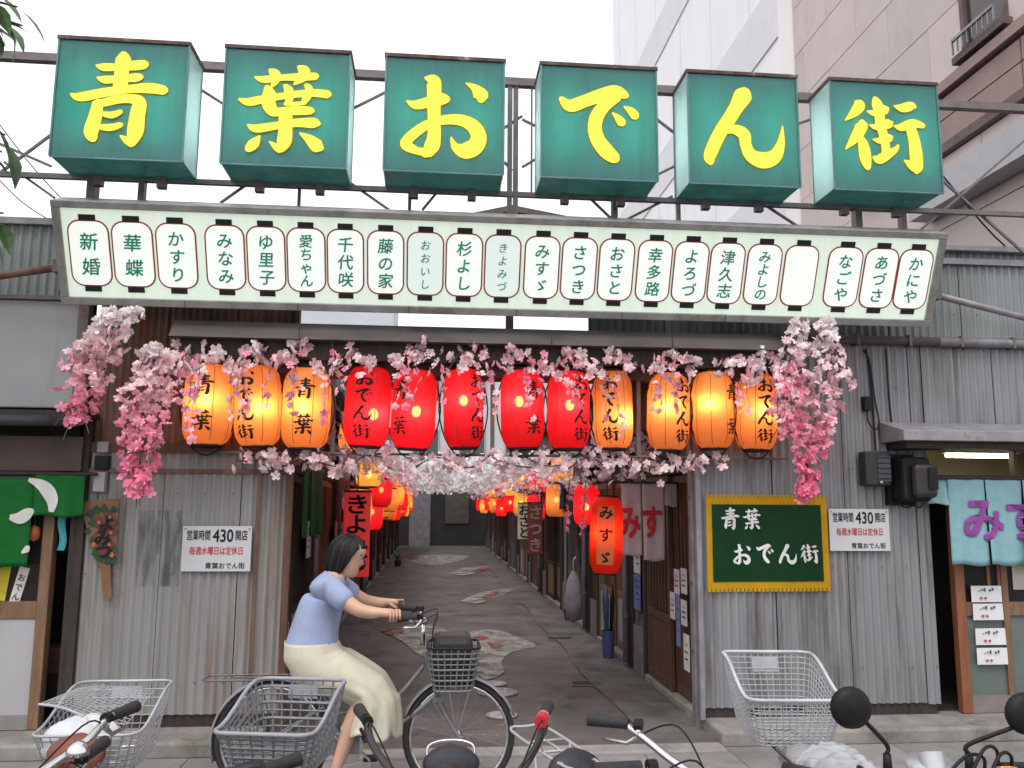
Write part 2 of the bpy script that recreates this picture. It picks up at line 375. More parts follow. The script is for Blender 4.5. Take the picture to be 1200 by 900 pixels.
# ---------------------------------------------------------------- ground
D = 6.40                                   # the front of the alley buildings
XL, XR = -1.23, 2.08                       # the two sides of the alley
asphalt = mat('asphalt', (.085, .074, .07), .72, 0, 1.3, .3, .5, 160, dirt=[((.15, .125, .115), .9, (1, 1, 1), .46, .68), ((.028, .026, .026), 2.1, (1, 1, 1), .55, .72), ((.09, .065, .06), 9, (1, 1, 1), .6, .75)])
road = mat('road_asphalt', (.075, .072, .072), .85, 0, 3, .3, .5, 160)
pave_m = [mat('paving_slab_%d' % i, c, .8, 0, 6, .18, .25, 140, dirt=[((.11, .10, .095), 3, (1, 1, 1), .52, .75)]) for i, c in enumerate([(.215, .205, .20), (.235, .222, .215), (.195, .186, .183)])]
g = MB().box(-250, 250, -60, 420, -.4, -.03).build('ground', road); struct(g)
al = MB()
al.grid(lambda u, v: V((-60 + 120 * u if False else XL - 1.2 + (XR - XL + 2.4) * u, 6.02 + 32.5 * v, .006 * math.sin(u * 9) * math.sin(v * 31))), 24, 60)
struct(al.build('alley_pavement', asphalt, smooth=True))
pv = MB().box(-14, 14, -1.2, 6.0, -.03, -.008).build('sidewalk', concrete); struct(pv)
slabs = []
for k in range(3):
    slabs.append(MB().box(-.297, .297, -.297, .297, -.008, .0).mesh('slab', pave_m[k]))
for j in range(7):
    for i in range(-5, 8):
        o = inst('slab', slabs[(i * 5 + j * 3 + (i * j) % 4) % 3], pv, T(i * .6 + (.3 if j % 2 else 0) - .05, 5.7 - j * .6, random.uniform(-.002, .002)) @ RX(random.uniform(-.003, .003)))
# kerb of the alley mouth and the plinths the fronts stand on
for nm, x0, x1 in (('plinth_left', -9, XL + .10), ('plinth_right', XR - .04, 9)):
    mb = MB(); mb.box(x0, x1, 6.02, 6.9, -.02, .095)
    struct(mb.build('plinth', concrete, bevel=.02))
mb = MB(); mb.grid(lambda u, v: V((XR - .55 + .5 * u + .03 * math.sin(v * 50), 6.03 + 27 * v, .012 + .004 * math.sin(v * 90))), 4, 60)
struct(mb.build('gutter_strip', mat('worn_concrete', (.115, .105, .098), .85, 0, 3, .3, .3, 120, dirt=[((.05, .045, .043), 2.2, (1, 1, 1), .5, .7)]), smooth=True))
mb = MB(); mb.grid(lambda u, v: V((XL + .05 + .42 * u + .03 * math.sin(v * 44), 6.03 + 27 * v, .012 + .004 * math.sin(v * 80))), 4, 60)
struct(mb.build('gutter_strip', MATS['worn_concrete'], smooth=True))

kb = MB(); kb.box(XL + .11, XR - .05, 5.86, 6.05, -.02, .022); struct(kb.build('kerb', mat('kerb_concrete', (.27, .25, .235), .85, 0, 6, .2, .3, 120, dirt=[((.15, .13, .12), 3, (1, 1, 1), .52, .72)]), bevel=.012))
# painted fish, worn to patches
paint_w = mat('worn_white_paint', (.33, .305, .28), .75, 0, 5, .12, .2, 120, dirt=[((.24, .205, .18), 2.0, (1, 1, 1), .48, .72)])
paint_r = mat('worn_red_paint', (.25, .07, .05), .75, 0, 9, .3, dirt=[((.16, .09, .08), 12, (1, 1, 1), .5, .7)])
for pm_ in (paint_w, paint_r):                      # worn through to the asphalt in places
    t_ = pm_.node_tree; out_ = t_.nodes['Material Output']; sh_ = out_.inputs[0].links[0].from_socket
    tp_ = t_.nodes.new('ShaderNodeBsdfTransparent'); ms_ = t_.nodes.new('ShaderNodeMixShader')
    t_.links.new(ramp(t_, noise(t_, coords(t_), 4, 9, .7), [(.42, (.15, .15, .15)), (.62, (.95, .95, .95))]), ms_.inputs[0])
    t_.links.new(sh_, ms_.inputs[1]); t_.links.new(tp_.outputs[0], ms_.inputs[2]); t_.links.new(ms_.outputs[0], out_.inputs[0])
def blob(pts, z, n=6):
    pp = smooth_path([(*p, 0) for p in pts + [pts[0]]], n)[:-1]
    return [G(p.x, p.y, z) for p in pp]
fish = [('large worn white fish painted across the alley mouth', [(535,752),(548,741),(580,738),(606,746),(628,757),(600,764),(588,775),(590,788),(570,796),(556,786),(540,772)], [[(553,746),(565,745),(572,748),(560,750)], [(570,752),(590,756),(578,760)]]),
        ('worn white fish with an orange tail painted behind the cyclist', [(455,742),(470,734),(495,731),(520,737),(533,746),(522,758),(505,770),(488,765),(472,752)], [[(446,739),(462,734),(474,740),(460,745)]]),
        ('small white fish with a red patch painted beside the right gutter', [(539,705),(555,697),(575,692),(603,690),(590,697),(575,702),(560,707)], [[(562,700),(575,695),(585,694),(572,702)]]),
        ('slim white fish with a red back painted farther along the alley', [(526,672),(540,666),(560,664),(578,663),(565,669),(545,674)], [[(552,669),(565,665),(573,666),(562,670)]]),
        ('pale faded fish farthest along the alley floor', [(474,655),(490,651),(520,650),(550,652),(530,659),(500,662)], [[(474,653),(484,651),(490,654),(480,656)]])]
for lab, outl, reds in fish:
    c = sum((G(*p) for p in outl), V()) / len(outl)
    t = thing('fish_painting', lab, 'road painting', (c.x, c.y, 0), group=None)
    MB().prism(blob(outl, .0105), (0, 0, -.0015)).build('body', paint_w, t, True)
    for rp in reds: MB().prism(blob(rp, .0135), (0, 0, -.0015)).build('red_patch', paint_r, t, True)
for px, py, rx, lab, mi in ((579, 802, 14, 'smaller pale manhole lid just behind another lid', 0), (583, 812, 22, 'pale manhole lid with a patterned rim in the alley', 1), (588, 839, 17, 'plain pale manhole lid nearest the sidewalk', 2)):
    c = G(px, py); r = rx * c.y / FPX
    t = thing('manhole_lid', lab, 'manhole', c, group='pale manhole lids')
    MB().lathe([(1e-6, .011), (r * .84, .011), (r * .86, .009), (r * .9, .009), (r * .92, .011), (r, .011), (r, -.01)], 28).build('lid', mat('lid_paint_%d' % mi, (.34, .31, .28), .7, 0, 9, .25), t)
    MB().lathe([(r * 1.001, .009), (r * 1.06, .009), (r * 1.06, -.01), (r * 1.001, -.01), (r * 1.001, .009)], 28).build('ring', steel, t)
    if mi == 1:
        for k in range(8):
            a = k * math.pi / 4 + .3; MB().box(-.02, .02, -.012, .012, .0105, .0125, M=T(.62 * r * math.cos(a), .62 * r * math.sin(a), 0) @ RZ(a)).build('slot', darkm, t)
for px, py, wpx, lab in ((688, 802, 40, 'dark drain cover set in the alley floor nearest the sidewalk'), (656, 749, 30, 'dark drain cover beside the plant pot up the alley')):
    c = G(px, py); hw = wpx * c.y / FPX / 2
    t = thing('drain_cover', lab, 'drain', c)
    MB().box(-hw, hw, -.1, .1, .002, .012).build('plate', steel, t, bevel=.004)
    for k in range(7): MB().box(-hw * .9, hw * .9, -.08 + k * .025, -.07 + k * .025, .0122, .0145).build('bar', darkm, t)

# ---------------------------------------------------------------- far buildings
pinkw = [mat('pink_panel_%d' % i, c, .7, 0, 2, .05, .04, 40, dirt=[((.44, .37, .35), 1.2, (1, 1, .5), .6, .8)]) for i, c in enumerate([(.53, .455, .435), (.55, .47, .45), (.51, .44, .422)])]
band_m = mat('red_brown_band', (.29, .20, .19), .7, 0, 3, .08)
dark_j = mat('dark_joint', (.12, .085, .08), .7)
XB = 7.2
b = thing('tall_building', 'tall pink panelled building with a red-brown band rising behind the right shops', 'building', (XB + 4, 14, 0))
yfar = P(930, 45, 1).x; 
def yat(px, py, X):                      # depth at which the pixel's ray meets the plane x = X
    d = cF + (px - 600) / FPX * cR - (py - 450) / FPX * cU
    return X / d.x * d.y
Y0, Y1 = 7.0, yat(930, 45, XB)
MB().box(XB + .08, XB + 9, Y0, Y1, 0, 21).build('core', dark_j, b, True)
def zat(px, py, X): return P(px, py, yat(px, py, X)).z
zb0, zb1 = zat(1200, 121, XB), zat(1200, 22, XB)     # the band
ph, pl = 1.02, 2.05
courses = []
z = zb1
while z < 20: courses.append((z, z + ph)); z += ph
z = zb0
while z > .4: courses.append((z - ph, z)); z -= ph
wz = (zat(1150, 45, XB), ) ; wy0, wy1 = yat(1180, 20, XB), yat(1128, 20, XB); wzb = zat(1152, 48, XB)
k = 0
zs0, zs1 = zat(1200, 200, XB), zat(1200, 158, XB)
for ci, (za, zb_) in enumerate(courses):
    y = Y0 - (1.0 if ci % 2 else 0)
    while y < Y1:
        ya, yb = max(y, Y0) + .006, min(y + pl, Y1) - .006; y += pl
        if yb - ya < .1: continue
        if za + .5 > wzb and za < wzb + 2.2 and yb > wy0 and ya < wy1:   # leave the window free
            for a_, b_ in ((ya, min(yb, wy0)), (max(ya, wy1), yb)):
                if b_ - a_ > .08: MB().box(XB, XB + .08, a_, b_, za + .006, zb_ - .006).build('panel', pinkw[k % 3], b, True)
            continue
        k += 1
        MB().box(XB, XB + .08, ya, yb, za + .006, zb_ - .006).build('panel', pinkw[(k * 7) % 3], b, True, bevel=.006)
# band: ledge, recess and two rows of plates
MB().box(XB - .10, XB + .07, Y0, Y1 - 2.5, zb1 - .16, zb1 - .01).build('ledge', band_m, b, True)
MB().box(XB - .10, XB + .07, Y0, Y1 - 2.5, zb0 + .01, zb0 + .14).build('ledge', dark_j, b, True)
zm = (zb0 + zb1) / 2
for i in range(4):
    ya = Y0 + i * 2.2
    for za, zc in ((zb0 + .16, zm - .01), (zm + .01, zb1 - .22)):
        MB().box(XB - .03, XB + .07, ya + .012, min(ya + 2.2, Y1 - 2.5) - .012, za, zc).build('band_plate', band_m, b, True)
MB().box(XB + .0, XB + .07, Y1 - 2.5, Y1, zb0, zb1).build('band_end', pinkw[0], b, True)
wnd = MB().box(XB + .04, XB + .07, wy0, wy1, wzb, wzb + 2.4).build('window', glassy('building_glass', (.05, .045, .045), 0, .1), b, True)
wf = MB()
for ya in (wy0, wy1): wf.box(XB - .02, XB + .06, ya - .04, ya + .04, wzb, wzb + 2.4)
wf.box(XB - .14, XB + .06, wy0 - .1, wy1 + .1, wzb - .1, wzb); wf.build('window_frame', dark_j, b, True)
wr = MB(); wr.box(XB - .2, XB - .16, wy0, wy1, wzb + .18, wzb + .22)
for i in range(9): wr.box(XB - .19, XB - .17, wy0 + (wy1 - wy0) * i / 8 - .01, wy0 + (wy1 - wy0) * i / 8 + .01, wzb, wzb + .18)
wr.build('window_rail', steel_l, b, True)
# the white roof strip below the band
MB().box(XB - .34, XB - .02, yat(1200, 180, XB) - 1.5, yat(1090, 240, XB), zs0, zs1).build('white_fascia', white_p, b, True)
# pale building farther back
white_b = mat('pale_facade', (.80, .795, .81), .6, 0, 1.5, .04, .03, 30, (1, 1, .3))
grey_b = mat('pale_grey_facade', (.66, .65, .68), .6, 0, 1.5, .04)
b2 = thing('white_building', 'pale white multi-storey building farther back beside the pink building', 'building', (XB + 4, 25, 0))
X2 = XB - .3; ye = yat(718, 20, X2)
MB().box(X2, XB + 8, Y1 + .02, ye, 0, 24).build('wall', white_b, b2, True)
zz = zat(860, 60, X2)
for i, zc in enumerate((zz - 5.2, zz - 1.1, zz + 3.4)):
    MB().box(X2 - .03, X2 - .001, Y1 + .05, ye, zc, zc + 1.3).build('shade_band', grey_b, b2, True)  # faint shadow band on the wall, put into the colour as grey strips
for i in range(7):
    yy = Y1 + 1.5 + i * 2.6
    if yy < ye: MB().box(X2 - .012, X2 - .001, yy, yy + .05, 2, 23.9).build('joint', grey_b, b2, True)
# building that closes the alley
YE = 35.0
end_w = mat('end_building_wall', (.55, .55, .56), .7, 0, 1, .08); end_d = mat('end_building_base', (.022, .02, .02), .8, 0, 2, .25)
b3 = thing('end_building', 'white plastered building closing the far end of the alley', 'building', (.5, YE, 0))
MB().box(-5.5, 7.2, YE, YE + 6, 0, 2.75).build('base_wall', end_d, b3, True)
MB().box(-5.5, 7.2, YE, YE + 6, 2.752, 8.2).build('wall', end_w, b3, True)
MB().box(-6, 7.4, YE - .4, YE + 6.3, 8.2, 8.45).build('roof', steel_l, b3, True)
dk = glassy('far_glass', (.06, .065, .075), 0, .12)
for zc in (3.5, 5.9):
    for i in range(6):
        x = -4.6 + i * 1.9
        wd = MB().box(x, x + 1.0, YE - .02, YE - .002, zc, zc + 1.2).build('window', dk, b3, True)
        f = MB()
        for xx in (x - .04, x + .48, x + 1.0): f.box(xx, xx + .05, YE - .06, YE - .021, zc - .04, zc + 1.24)
        f.box(x, x + 1.0, YE - .06, YE - .021, zc - .05, zc); f.box(x, x + 1.0, YE - .06, YE - .021, zc + 1.2, zc + 1.25); f.build('window_frame', white_p, b3, True)
MB().box(-.9, -.05, YE - .05, YE - .002, 0, 2.1).build('door', mat('far_door', (.15, .145, .155), .6), b3, True)
MB().box(.55, 1.5, YE - .05, YE - .002, .9, 2.2).build('shutter', mat('far_shutter', (.07, .065, .055), .6), b3, True)
b4 = thing('grey_building', 'pale blue-grey building rising far behind the left shops', 'building', (-8, 46, 0))
MB().box(-14, -2.2, 44, 50, 0, 13.0).build('wall', mat('blue_grey_wall', (.52, .55, .60), .7, 0, 1, .06), b4, True)
for zc in (4, 6.8, 9.6):
    for i in range(4): MB().box(-12 + i * 2.6, -10.4 + i * 2.6, 43.97, 43.998, zc, zc + 1.3).build('window', dk, b4, True)
# ---------------------------------------------------------------- corrugated fronts
PITCH_W = .066
def wave_sheet(x0, x1, z0, z1, y, pitch=PITCH_W, amp=.011, ph=0.0):
    mb = MB(); n = max(8, int((x1 - x0) / pitch * 7))
    mb.grid(lambda u, v: V((x0 + (x1 - x0) * u, y - amp * math.cos(2 * math.pi * (x0 + (x1 - x0) * u) / pitch + ph), z0 + (z1 - z0) * v)), n, 3)
    mb.keep = True
    return mb
def sheets(root, x0, x1, z0, z1, y, wdt, mats, amp=.011, pitch=PITCH_W, zj=.01):
    x = x0; i = 0
    while x < x1 - .02:
        xe = min(x + wdt, x1)
        mm = mats[i % len(mats)] if isinstance(mats, list) else mats
        wave_sheet(x + .003, xe - .003, z0 + random.uniform(-zj, zj), z1, y - .0035 * (i % 2), pitch, amp).build('sheet', mm, root, True, smooth=True)
        x = xe; i += 1
def nails(root, x0, x1, z, y, step=.198):
    mb = MB(); x = x0
    while x < x1:
        mb.ball((x, y - .014, z), .006, 6); x += step
    mb.build('nail_row', steel, root, True)['kind'] = 'stuff'
zw = .172
RWX0, RWX1 = P(825, 835, D).x, P(1101, 800, D).x
LWX0, LWX1 = P(80, 830, D).x, P(330, 780, D).x
ZTOP = P(1190, 297, D).z; ZG = P(1100, 402, D).z
rw = thing('corrugated_wall', 'grey corrugated metal wall carrying the green banner, right of the alley mouth', 'wall', ((RWX0 + RWX1) / 2, D, 0))
sheets(rw, RWX0, RWX1, zw, ZG, D, .585, galv_r)
for z in (.45, 1.2, 1.95, 2.6): nails(rw, RWX0 + .05, RWX1, z, D)
MB().box(RWX0 - .01, RWX1 - .02, D + .014, D + .1, .09, ZG).build('backing', black_w, rw, True)
MB().bar((RWX0 - .015, D - .005, .09), (RWX0 - .015, D - .005, ZG), .035, .05).build('corner_strip', steel_l, rw, True)
lw = thing('corrugated_wall', 'weathered corrugated metal wall with rust streaks, left of the alley mouth', 'wall', ((LWX0 + LWX1) / 2, D, 0))
ZL = P(250, 530, D).z
sheets(lw, LWX0, LWX1, zw, ZL, D, .55, galv_l, .009)
for z in (.4, 1.15, ZL - .3): nails(lw, LWX0 + .05, LWX1, z, D)
MB().box(LWX0 + .01, LWX1 - .01, D + .012, D + .1, .09, ZL).build('backing', black_w, lw, True)
MB().bar((LWX0 + .0, D - .01, .09), (LWX0 + .0, D - .01, ZL + .3), .05, .05).build('corner_strip', black_w, lw, True)
MB().bar((LWX0, D - .016, P(200, 552, D).z), (LWX1, D - .016, P(200, 552, D).z), .02, .03).build('batten', rusty, lw, True)
xs = P(303, 600, D).x
MB().bar((xs, D - .016, .17), (xs, D - .016, P(300, 548, D).z), .03, .012).build('cover_strip', rusty, lw, True)
MB().bar((LWX1 + .005, D - .01, .05), (LWX1 + .005, D - .01, ZL + .45), .05, .06).build('corner_post', brown_w, lw, True)
# dark smudge left where another plate once hung
sm, st_t, st_o = newmat('wall_smudge'); sb_ = st_t.nodes.new('ShaderNodeBsdfPrincipled'); sb_.inputs['Base Color'].default_value = (.07, .072, .085, 1); sb_.inputs['Roughness'].default_value = .7
stp = st_t.nodes.new('ShaderNodeBsdfTransparent'); smx = st_t.nodes.new('ShaderNodeMixShader')
st_t.links.new(ramp(st_t, noise(st_t, coords(st_t, (3, 3, .5)), 6, 6, .7), [(.34, (.45, .45, .45)), (.56, (1, 1, 1))]), smx.inputs[0])
st_t.links.new(sb_.outputs[0], smx.inputs[1]); st_t.links.new(stp.outputs[0], smx.inputs[2]); st_t.links.new(smx.outputs[0], st_o.inputs[0])
wave_sheet(P(161, 640, D).x, P(214, 640, D).x, P(190, 687, D).z, P(190, 598, D).z, D - .0068, PITCH_W, .009).build('stain', sm, lw, True, smooth=True)
# rust-stained upper boards behind the left lanterns
ub = thing('upper_board_wall', 'dark rusty board wall behind the left lanterns and pink flowers', 'wall', (P(230, 480, D).x, D, 0))
x0u, x1u = P(108, 470, D).x, P(345, 470, D).x
sheets(ub, x0u, x1u, ZL + .002, P(200, 352, D).z, D + .03, .5, rusty, .008, .05)
MB().box(x0u, x1u, D + .05, D + .15, ZL, P(200, 352, D).z + .4).build('backing', black_w, ub, True)
MB().box(x0u, x1u - .1, D - .02, D + .02, ZL - .01, ZL + .06).build('rail', brown_w, ub, True)
# upper right corrugated wall
ur = thing('upper_corrugated_wall', 'upper grey-green corrugated wall above the right shop, topped by a rail', 'wall', (P(1100, 400, D).x, D, 0))
xu0, xu1 = P(930, 380, D).x, 9.0
sheets(ur, P(690, 390, D).x, xu1, ZG + .004, ZTOP, D + .05, .62, galv_u)
ZC = P(1100, 508, D).z
sheets(ur, RWX1 + .004, xu1, ZC, ZG - .002, D, .6, galv_r)
MB().box(xu0 - 1.5, xu1, D + .07, D + .2, ZC, ZTOP - .01).build('backing', black_w, ur, True)
MB().box(P(930, 300, D).x, xu1, D - .03, D + .22, ZTOP, ZTOP + .05).build('coping', steel_l, ur, True, bevel=.006)
MB().bar((P(980, 306, D).x, D + .02, ZTOP - .08), (xu1, D + .02, ZTOP - .08), .03, .05).build('rail', steel_l, ur, True)
nails(ur, xu0, xu1, ZG + .25, D + .05)
gp = thing('gutter_pipe', 'grey horizontal gutter running along the wall above the right shop', 'gutter', (P(1060, 400, D).x, D, ZG))
MB().tube([(P(925, 400, D).x, D - .05, ZG), (P(1095, 400, D).x, D - .05, ZG)], .036, 10).build('pipe', gutter, gp, True, smooth=True)
MB().tube([(P(1095, 400, D).x + .002, D - .05, ZG), (xu1, D - .05, ZG)], .04, 10).build('pipe', steel_l, gp, True, smooth=True)
for px in (940, 1000, 1060, 1120, 1180): MB().box(P(px, 400, D).x - .012, P(px, 400, D).x + .012, D - .09, D + .02, ZG - .045, ZG + .045).build('bracket', steel, gp, True)
# struts that hold the board back to the walls
def strut(lab, a, b, w, m, cat='brace', name='strut'):
    c = V(a); t = thing(name, lab, cat, c)
    MB().tube([a, b], w, 8).build('rod', m, t, True, smooth=True)
    for p in (a, b): MB().box(p[0] - w * 1.6, p[0] + w * 1.6, p[1] - w * 1.6, p[1] + w * 1.6, p[2] - w * 1.6, p[2] + w * 1.6).build('end_plate', steel, t, True)
    return t
strut('grey pipe strut running from the name board over the right wall', P(1093, 345, 6.15), P(1290, 395, 6.32), .028, steel_l)
strut('rusty brown pipe strut running left from the name board', P(72, 313, 6.1), P(-60, 332, 6.25), .028, rusty)
# left neighbour: upper sheet, blank panel, eave, noren, doorway
ln = thing('left_shop', 'dark little shop front with a blank grey panel at the far left', 'shop', (P(30, 600, D).x, D, 0))
XA = -9.0; xe = P(98, 400, D).x
zt = P(30, 262, D).z; zp1 = P(30, 352, D).z; zp0 = P(30, 478, D).z
sheets(ln, XA, P(100, 300, D).x, zp1 + .02, zt, D + .05, .62, galv_u)
MB().box(XA, P(100, 300, D).x, D - .0, D + .2, zt, zt + .05).build('coping', steel_l, ln, True)
MB().box(XA, xe, D + .07, D + .2, 2.0, zt - .01).build('backing', black_w, ln, True)
MB().box(XA, P(92, 400, D).x, D - .02, D + .04, zp0, zp1).build('panel', greypan, ln, True, bevel=.01)
MB().box(XA, P(94, 400, D).x, D - .05, D + .03, zp1 + .001, zp1 + .03).build('panel_rail', steel, ln, True)
MB().box(P(92, 400, D).x + .004, xe + .04, D - .05, D + .04, zp0 - .1, zp1 + .3).build('downpipe', steel, ln, True)
ze = P(50, 485, D).z
MB().box(XA, P(115, 490, D).x, D - .28, D + .05, ze - .035, ze).build('eave', black_w, ln, True)
MB().tube([(XA, D - .3, ze - .075), (P(112, 500, D).x, D - .3, ze - .075)], .04, 10).build('gutter', darkm, ln, True, smooth=True)
zf0, zf1 = P(50, 552, D).z, P(50, 512, D).z
MB().box(XA, P(100, 530, D).x, D - .06, D + .04, zf0, zf1).build('fascia_board', mat('fascia_brown', (.075, .05, .045), .6, 0, 5, .2, .1, 50), ln, True)
xd1 = P(50, 700, D).x
MB().box(xd1 - .03, xd1 + .045, D - .02, D + .07, .1, zf0).build('door_post', tan_w, ln, True, bevel=.005)
MB().box(P(82, 700, D).x - .03, P(82, 700, D).x + .02, D - .02, D + .07, .1, zf0 + .1).build('door_post', black_w, ln, True, bevel=.005)
zr = P(20, 715, D).z
MB().box(XA, xd1 - .032, D - .01, D + .05, zr - .06, zr + .06).build('door_rail', tan_w, ln, True, bevel=.005)
MB().box(XA, xd1 - .032, D + .0, D + .03, P(10, 835, D).z - .02, zr - .062).build('lower_panel', white_p, ln, True)
MB().box(XA, xd1 - .032, D - .01, D + .05, .1, P(10, 835, D).z - .022).build('bottom_rail', concrete, ln, True)
MB().box(XA, xd1 - .032, D + .015, D + .022, zr + .062, zf0).build('glass', glassy('door_glass', (.03, .028, .026), .35, .08), ln, True)
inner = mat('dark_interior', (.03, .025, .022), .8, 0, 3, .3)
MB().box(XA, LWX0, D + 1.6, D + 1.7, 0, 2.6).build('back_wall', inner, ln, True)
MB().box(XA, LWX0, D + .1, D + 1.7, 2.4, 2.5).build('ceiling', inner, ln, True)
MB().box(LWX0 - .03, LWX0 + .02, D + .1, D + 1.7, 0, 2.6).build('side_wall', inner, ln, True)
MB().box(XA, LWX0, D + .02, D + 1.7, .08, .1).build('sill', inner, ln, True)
st = thing('seat_cushion', 'dusky red seat inside the dark left doorway', 'seat', (P(65, 760, D + .4).x, D + .4, .1))
MB().box(-.16, .16, -.1, .1, .3, .5).build('cushion', mat('dusky_red', (.16, .06, .055), .7, 0, 6, .2), st, bevel=.03)
MB().box(-.14, .14, -.08, .08, 0, .299).build('base', black_w, st)
tb = thing('tassel', 'pale turquoise cloth strip hanging in the left doorway', 'cloth', P(71, 645, D - .02))
MB().grid(lambda u, v: V((-.025 + .05 * u + .008 * math.sin(v * 7), .01 * math.sin(u * 6 + v * 5), .27 * v)), 6, 10).build('strip', thin('turquoise', (.08, .42, .48), .2), tb, smooth=True)
MB().tube([(0, 0, .27), (.0, .0, .5)], .004, 6).build('cord', darkm, tb)
pb = thing('paper_lantern_small', 'small orange lantern ornament beside the left door post', 'ornament', P(40, 625, D - .03))
MB().lathe([(1e-6, -.06), (.035, -.04), (.04, 0), (.035, .04), (1e-6, .06)], 12).build('body', mat('ornament_orange', (.35, .1, .03), .6), pb, smooth=True)
MB().tube([(0, 0, .06), (0, 0, .25)], .003, 5).build('cord', darkm, pb)
for k, (px, py, c, tx) in enumerate(((22, 688, (.6, .58, .55), 'おでん'), (4, 680, (.5, .42, .03), ''))):
    a = P(px, py, D + .008)
    pt = thing('poster', 'white paper slip with black brush writing behind the left glass' if k == 0 else 'yellow paper notice behind the left glass', 'poster', a)
    MB().box(-.035, .035, 0, .004, -.14, .14, M=RY(.22 if k == 0 else .1)).build('paper', mat('poster_%d' % k, c, .7), pt)
    if tx:
        mb = MB(); ff = plane_fn((0, -.001, 0), (math.cos(.22), 0, -math.sin(.22)), (math.sin(.22), 0, math.cos(.22)), (0, -1, 0), .001)
        vtext(mb, tx, ff, 0, .10, -.10, .055); mb.build('lettering', ink, pt)

def cloth(root, name, x0, x1, z1, z0, y, m, folds=3, amp=.02, flare=.0, ph=0., nu=26):
    def fy(x, z):
        k = (z1 - z) / (z1 - z0); u = (x - x0) / (x1 - x0)
        return y - amp * (.25 + .75 * k) * math.sin(u * folds * 2 * math.pi + ph) - .02 * k * math.sin(u * 3 + ph)
    def pt(u, v):
        x = x0 + (x1 - x0) * u; z = z1 + (z0 - z1) * v + .008 * math.sin(u * 7 + ph) * v; xx = x + flare * v * (u - .5) * (x1 - x0)
        return V((xx, fy(x, z), z))
    mb = MB(); mb.grid(pt, nu, 16); o = mb.build(name, m, root, True, smooth=True)
    s_ = o.modifiers.new('thickness', 'SOLIDIFY'); s_.thickness = .003
    return fy
green_c = thin('green_cloth', (.008, .13, .024), .15, ns=12)
gn = thing('noren_curtain', 'green shop curtain with a white swirl hanging at the far left', 'curtain', P(40, 560, D - .1))
zz1, zz0 = P(40, 560, D - .1).z, P(40, 664, D - .1).z
xg0, xg1 = -3.8, P(37, 600, D - .1).x
f1 = cloth(gn, 'curtain_panel', xg0, xg1, zz1, zz0, D - .1, green_c, 3, .012)
xg2 = P(97, 600, D - .1).x
f2 = cloth(gn, 'curtain_panel', xg1 + .004, xg2, zz1 + .03, P(60, 605, D - .1).z, D - .1, green_c, 2, .015, nu=30)
MB().tube([(-4, D - .1, zz1 + .03), (xg2 + .08, D - .1, zz1 + .03)], .012, 8).build('rod', black_w, gn, True)
wm = mat('off_white_print', (.6, .6, .58), .7, 0, 8, .1)
sw = [[(34,562,2),(52,570,7),(62,585,7.5),(61,600,3)], [(12,606,3),(24,607,7),(34,601,6),(41,598,2)], [(26,648,1),(33,643,4),(36,640,1)]]
for st_ in sw:
    mb = MB(); pp = smooth_path([(*p,) for p in st_], 6)
    pa = []
    for i, p in enumerate(pp):
        dd = pp[min(i + 1, len(pp) - 1)] - pp[max(i - 1, 0)]; nn = V((-dd.y, dd.x, 0)).normalized()
        for sgn in (1, -1):
            q = P(p.x + nn.x * p.z * sgn, p.y + nn.y * p.z * sgn, D - .1)
            fy = (f1 if q.x < xg1 else f2)(q.x, q.z); pa.append(V((q.x, min(fy, f1(xg1, q.z) if q.x < xg1 else fy) - .008, q.z)))
    mb.add(pa, [(2 * i, 2 * i + 1, 2 * i + 3, 2 * i + 2) for i in range(len(pp) - 1)]); mb.build('printed_swirl', wm, gn, True)

# right shop: canopy, lit opening, noren, door with papers
rs = thing('right_shop', 'right shop front with a lit transom and a timber sliding door', 'shop', (P(1150, 700, D).x, D, 0))
xo0 = RWX1 + .01; XZ = 9.0
zc1, zc0 = P(1130, 500, D - .35).z, P(1130, 517, D - .35).z
cn = MB(); xc = P(1058, 505, D - .35).x
cn.prism([(xc, D - .36, zc0), (xc, D - .36, zc1 - .03), (xc, D - .02, zc1 + .06), (xc, D - .02, zc0)], (XZ - xc, 0, 0)); cn.build('canopy', steel_l, rs, True, bevel=.006)
MB().box(xc + .05, XZ, D - .30, D - .0, zc0 - .05, zc0 - .002).build('canopy_soffit', black_w, rs, True)
zt0 = P(1130, 560, D).z
cream = mat('cream_plaster', (.45, .38, .25), .7, 0, 5, .12)
MB().box(xo0, XZ, D + 1.5, D + 1.6, 0, 3.0).build('back_wall', cream, rs, True)
MB().box(xo0 - .04, xo0, D + .11, D + 1.6, 0, 3.0).build('side_wall', cream, rs, True)
MB().box(xo0 + .001, XZ, D + .052, D + 1.499, zt0 - .02, zt0 + .0).build('lamp_baffle', inner, rs, True)  # added dark board: keeps the lamp's light above, the door gap below dark
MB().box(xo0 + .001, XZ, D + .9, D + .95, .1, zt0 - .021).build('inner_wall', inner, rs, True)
MB().box(xo0, XZ, D + .1, D + 1.6, ZC + .08, ZC + .12).build('ceiling', cream, rs, True)
MB().box(xo0, XZ, D + .1, D + 1.6, .08, .1).build('floor_slab', inner, rs, True)
MB().box(xo0, XZ, D - .01, D + .05, zt0 - .03, zt0 + .02).build('transom_rail', black_w, rs, True)
MB().box(P(1187, 540, D).x, P(1187, 540, D).x + .03, D - .01, D + .05, zt0 + .021, zc0).build('mullion', brown_w, rs, True)
fl = thing('fluorescent_lamp', 'lit fluorescent tube inside the right shop transom', 'lamp', (P(1145, 520, D + .35).x, D + .32, P(1145, 537, D + .32).z))
MB().tube([(-.3, 0, .02), (.3, 0, .02)], .016, 8).build('tube', emit('tube_glow', (1, .86, .58), 26), fl)
MB().box(-.34, .34, -.04, .04, .04, .075).build('housing', white_p, fl)
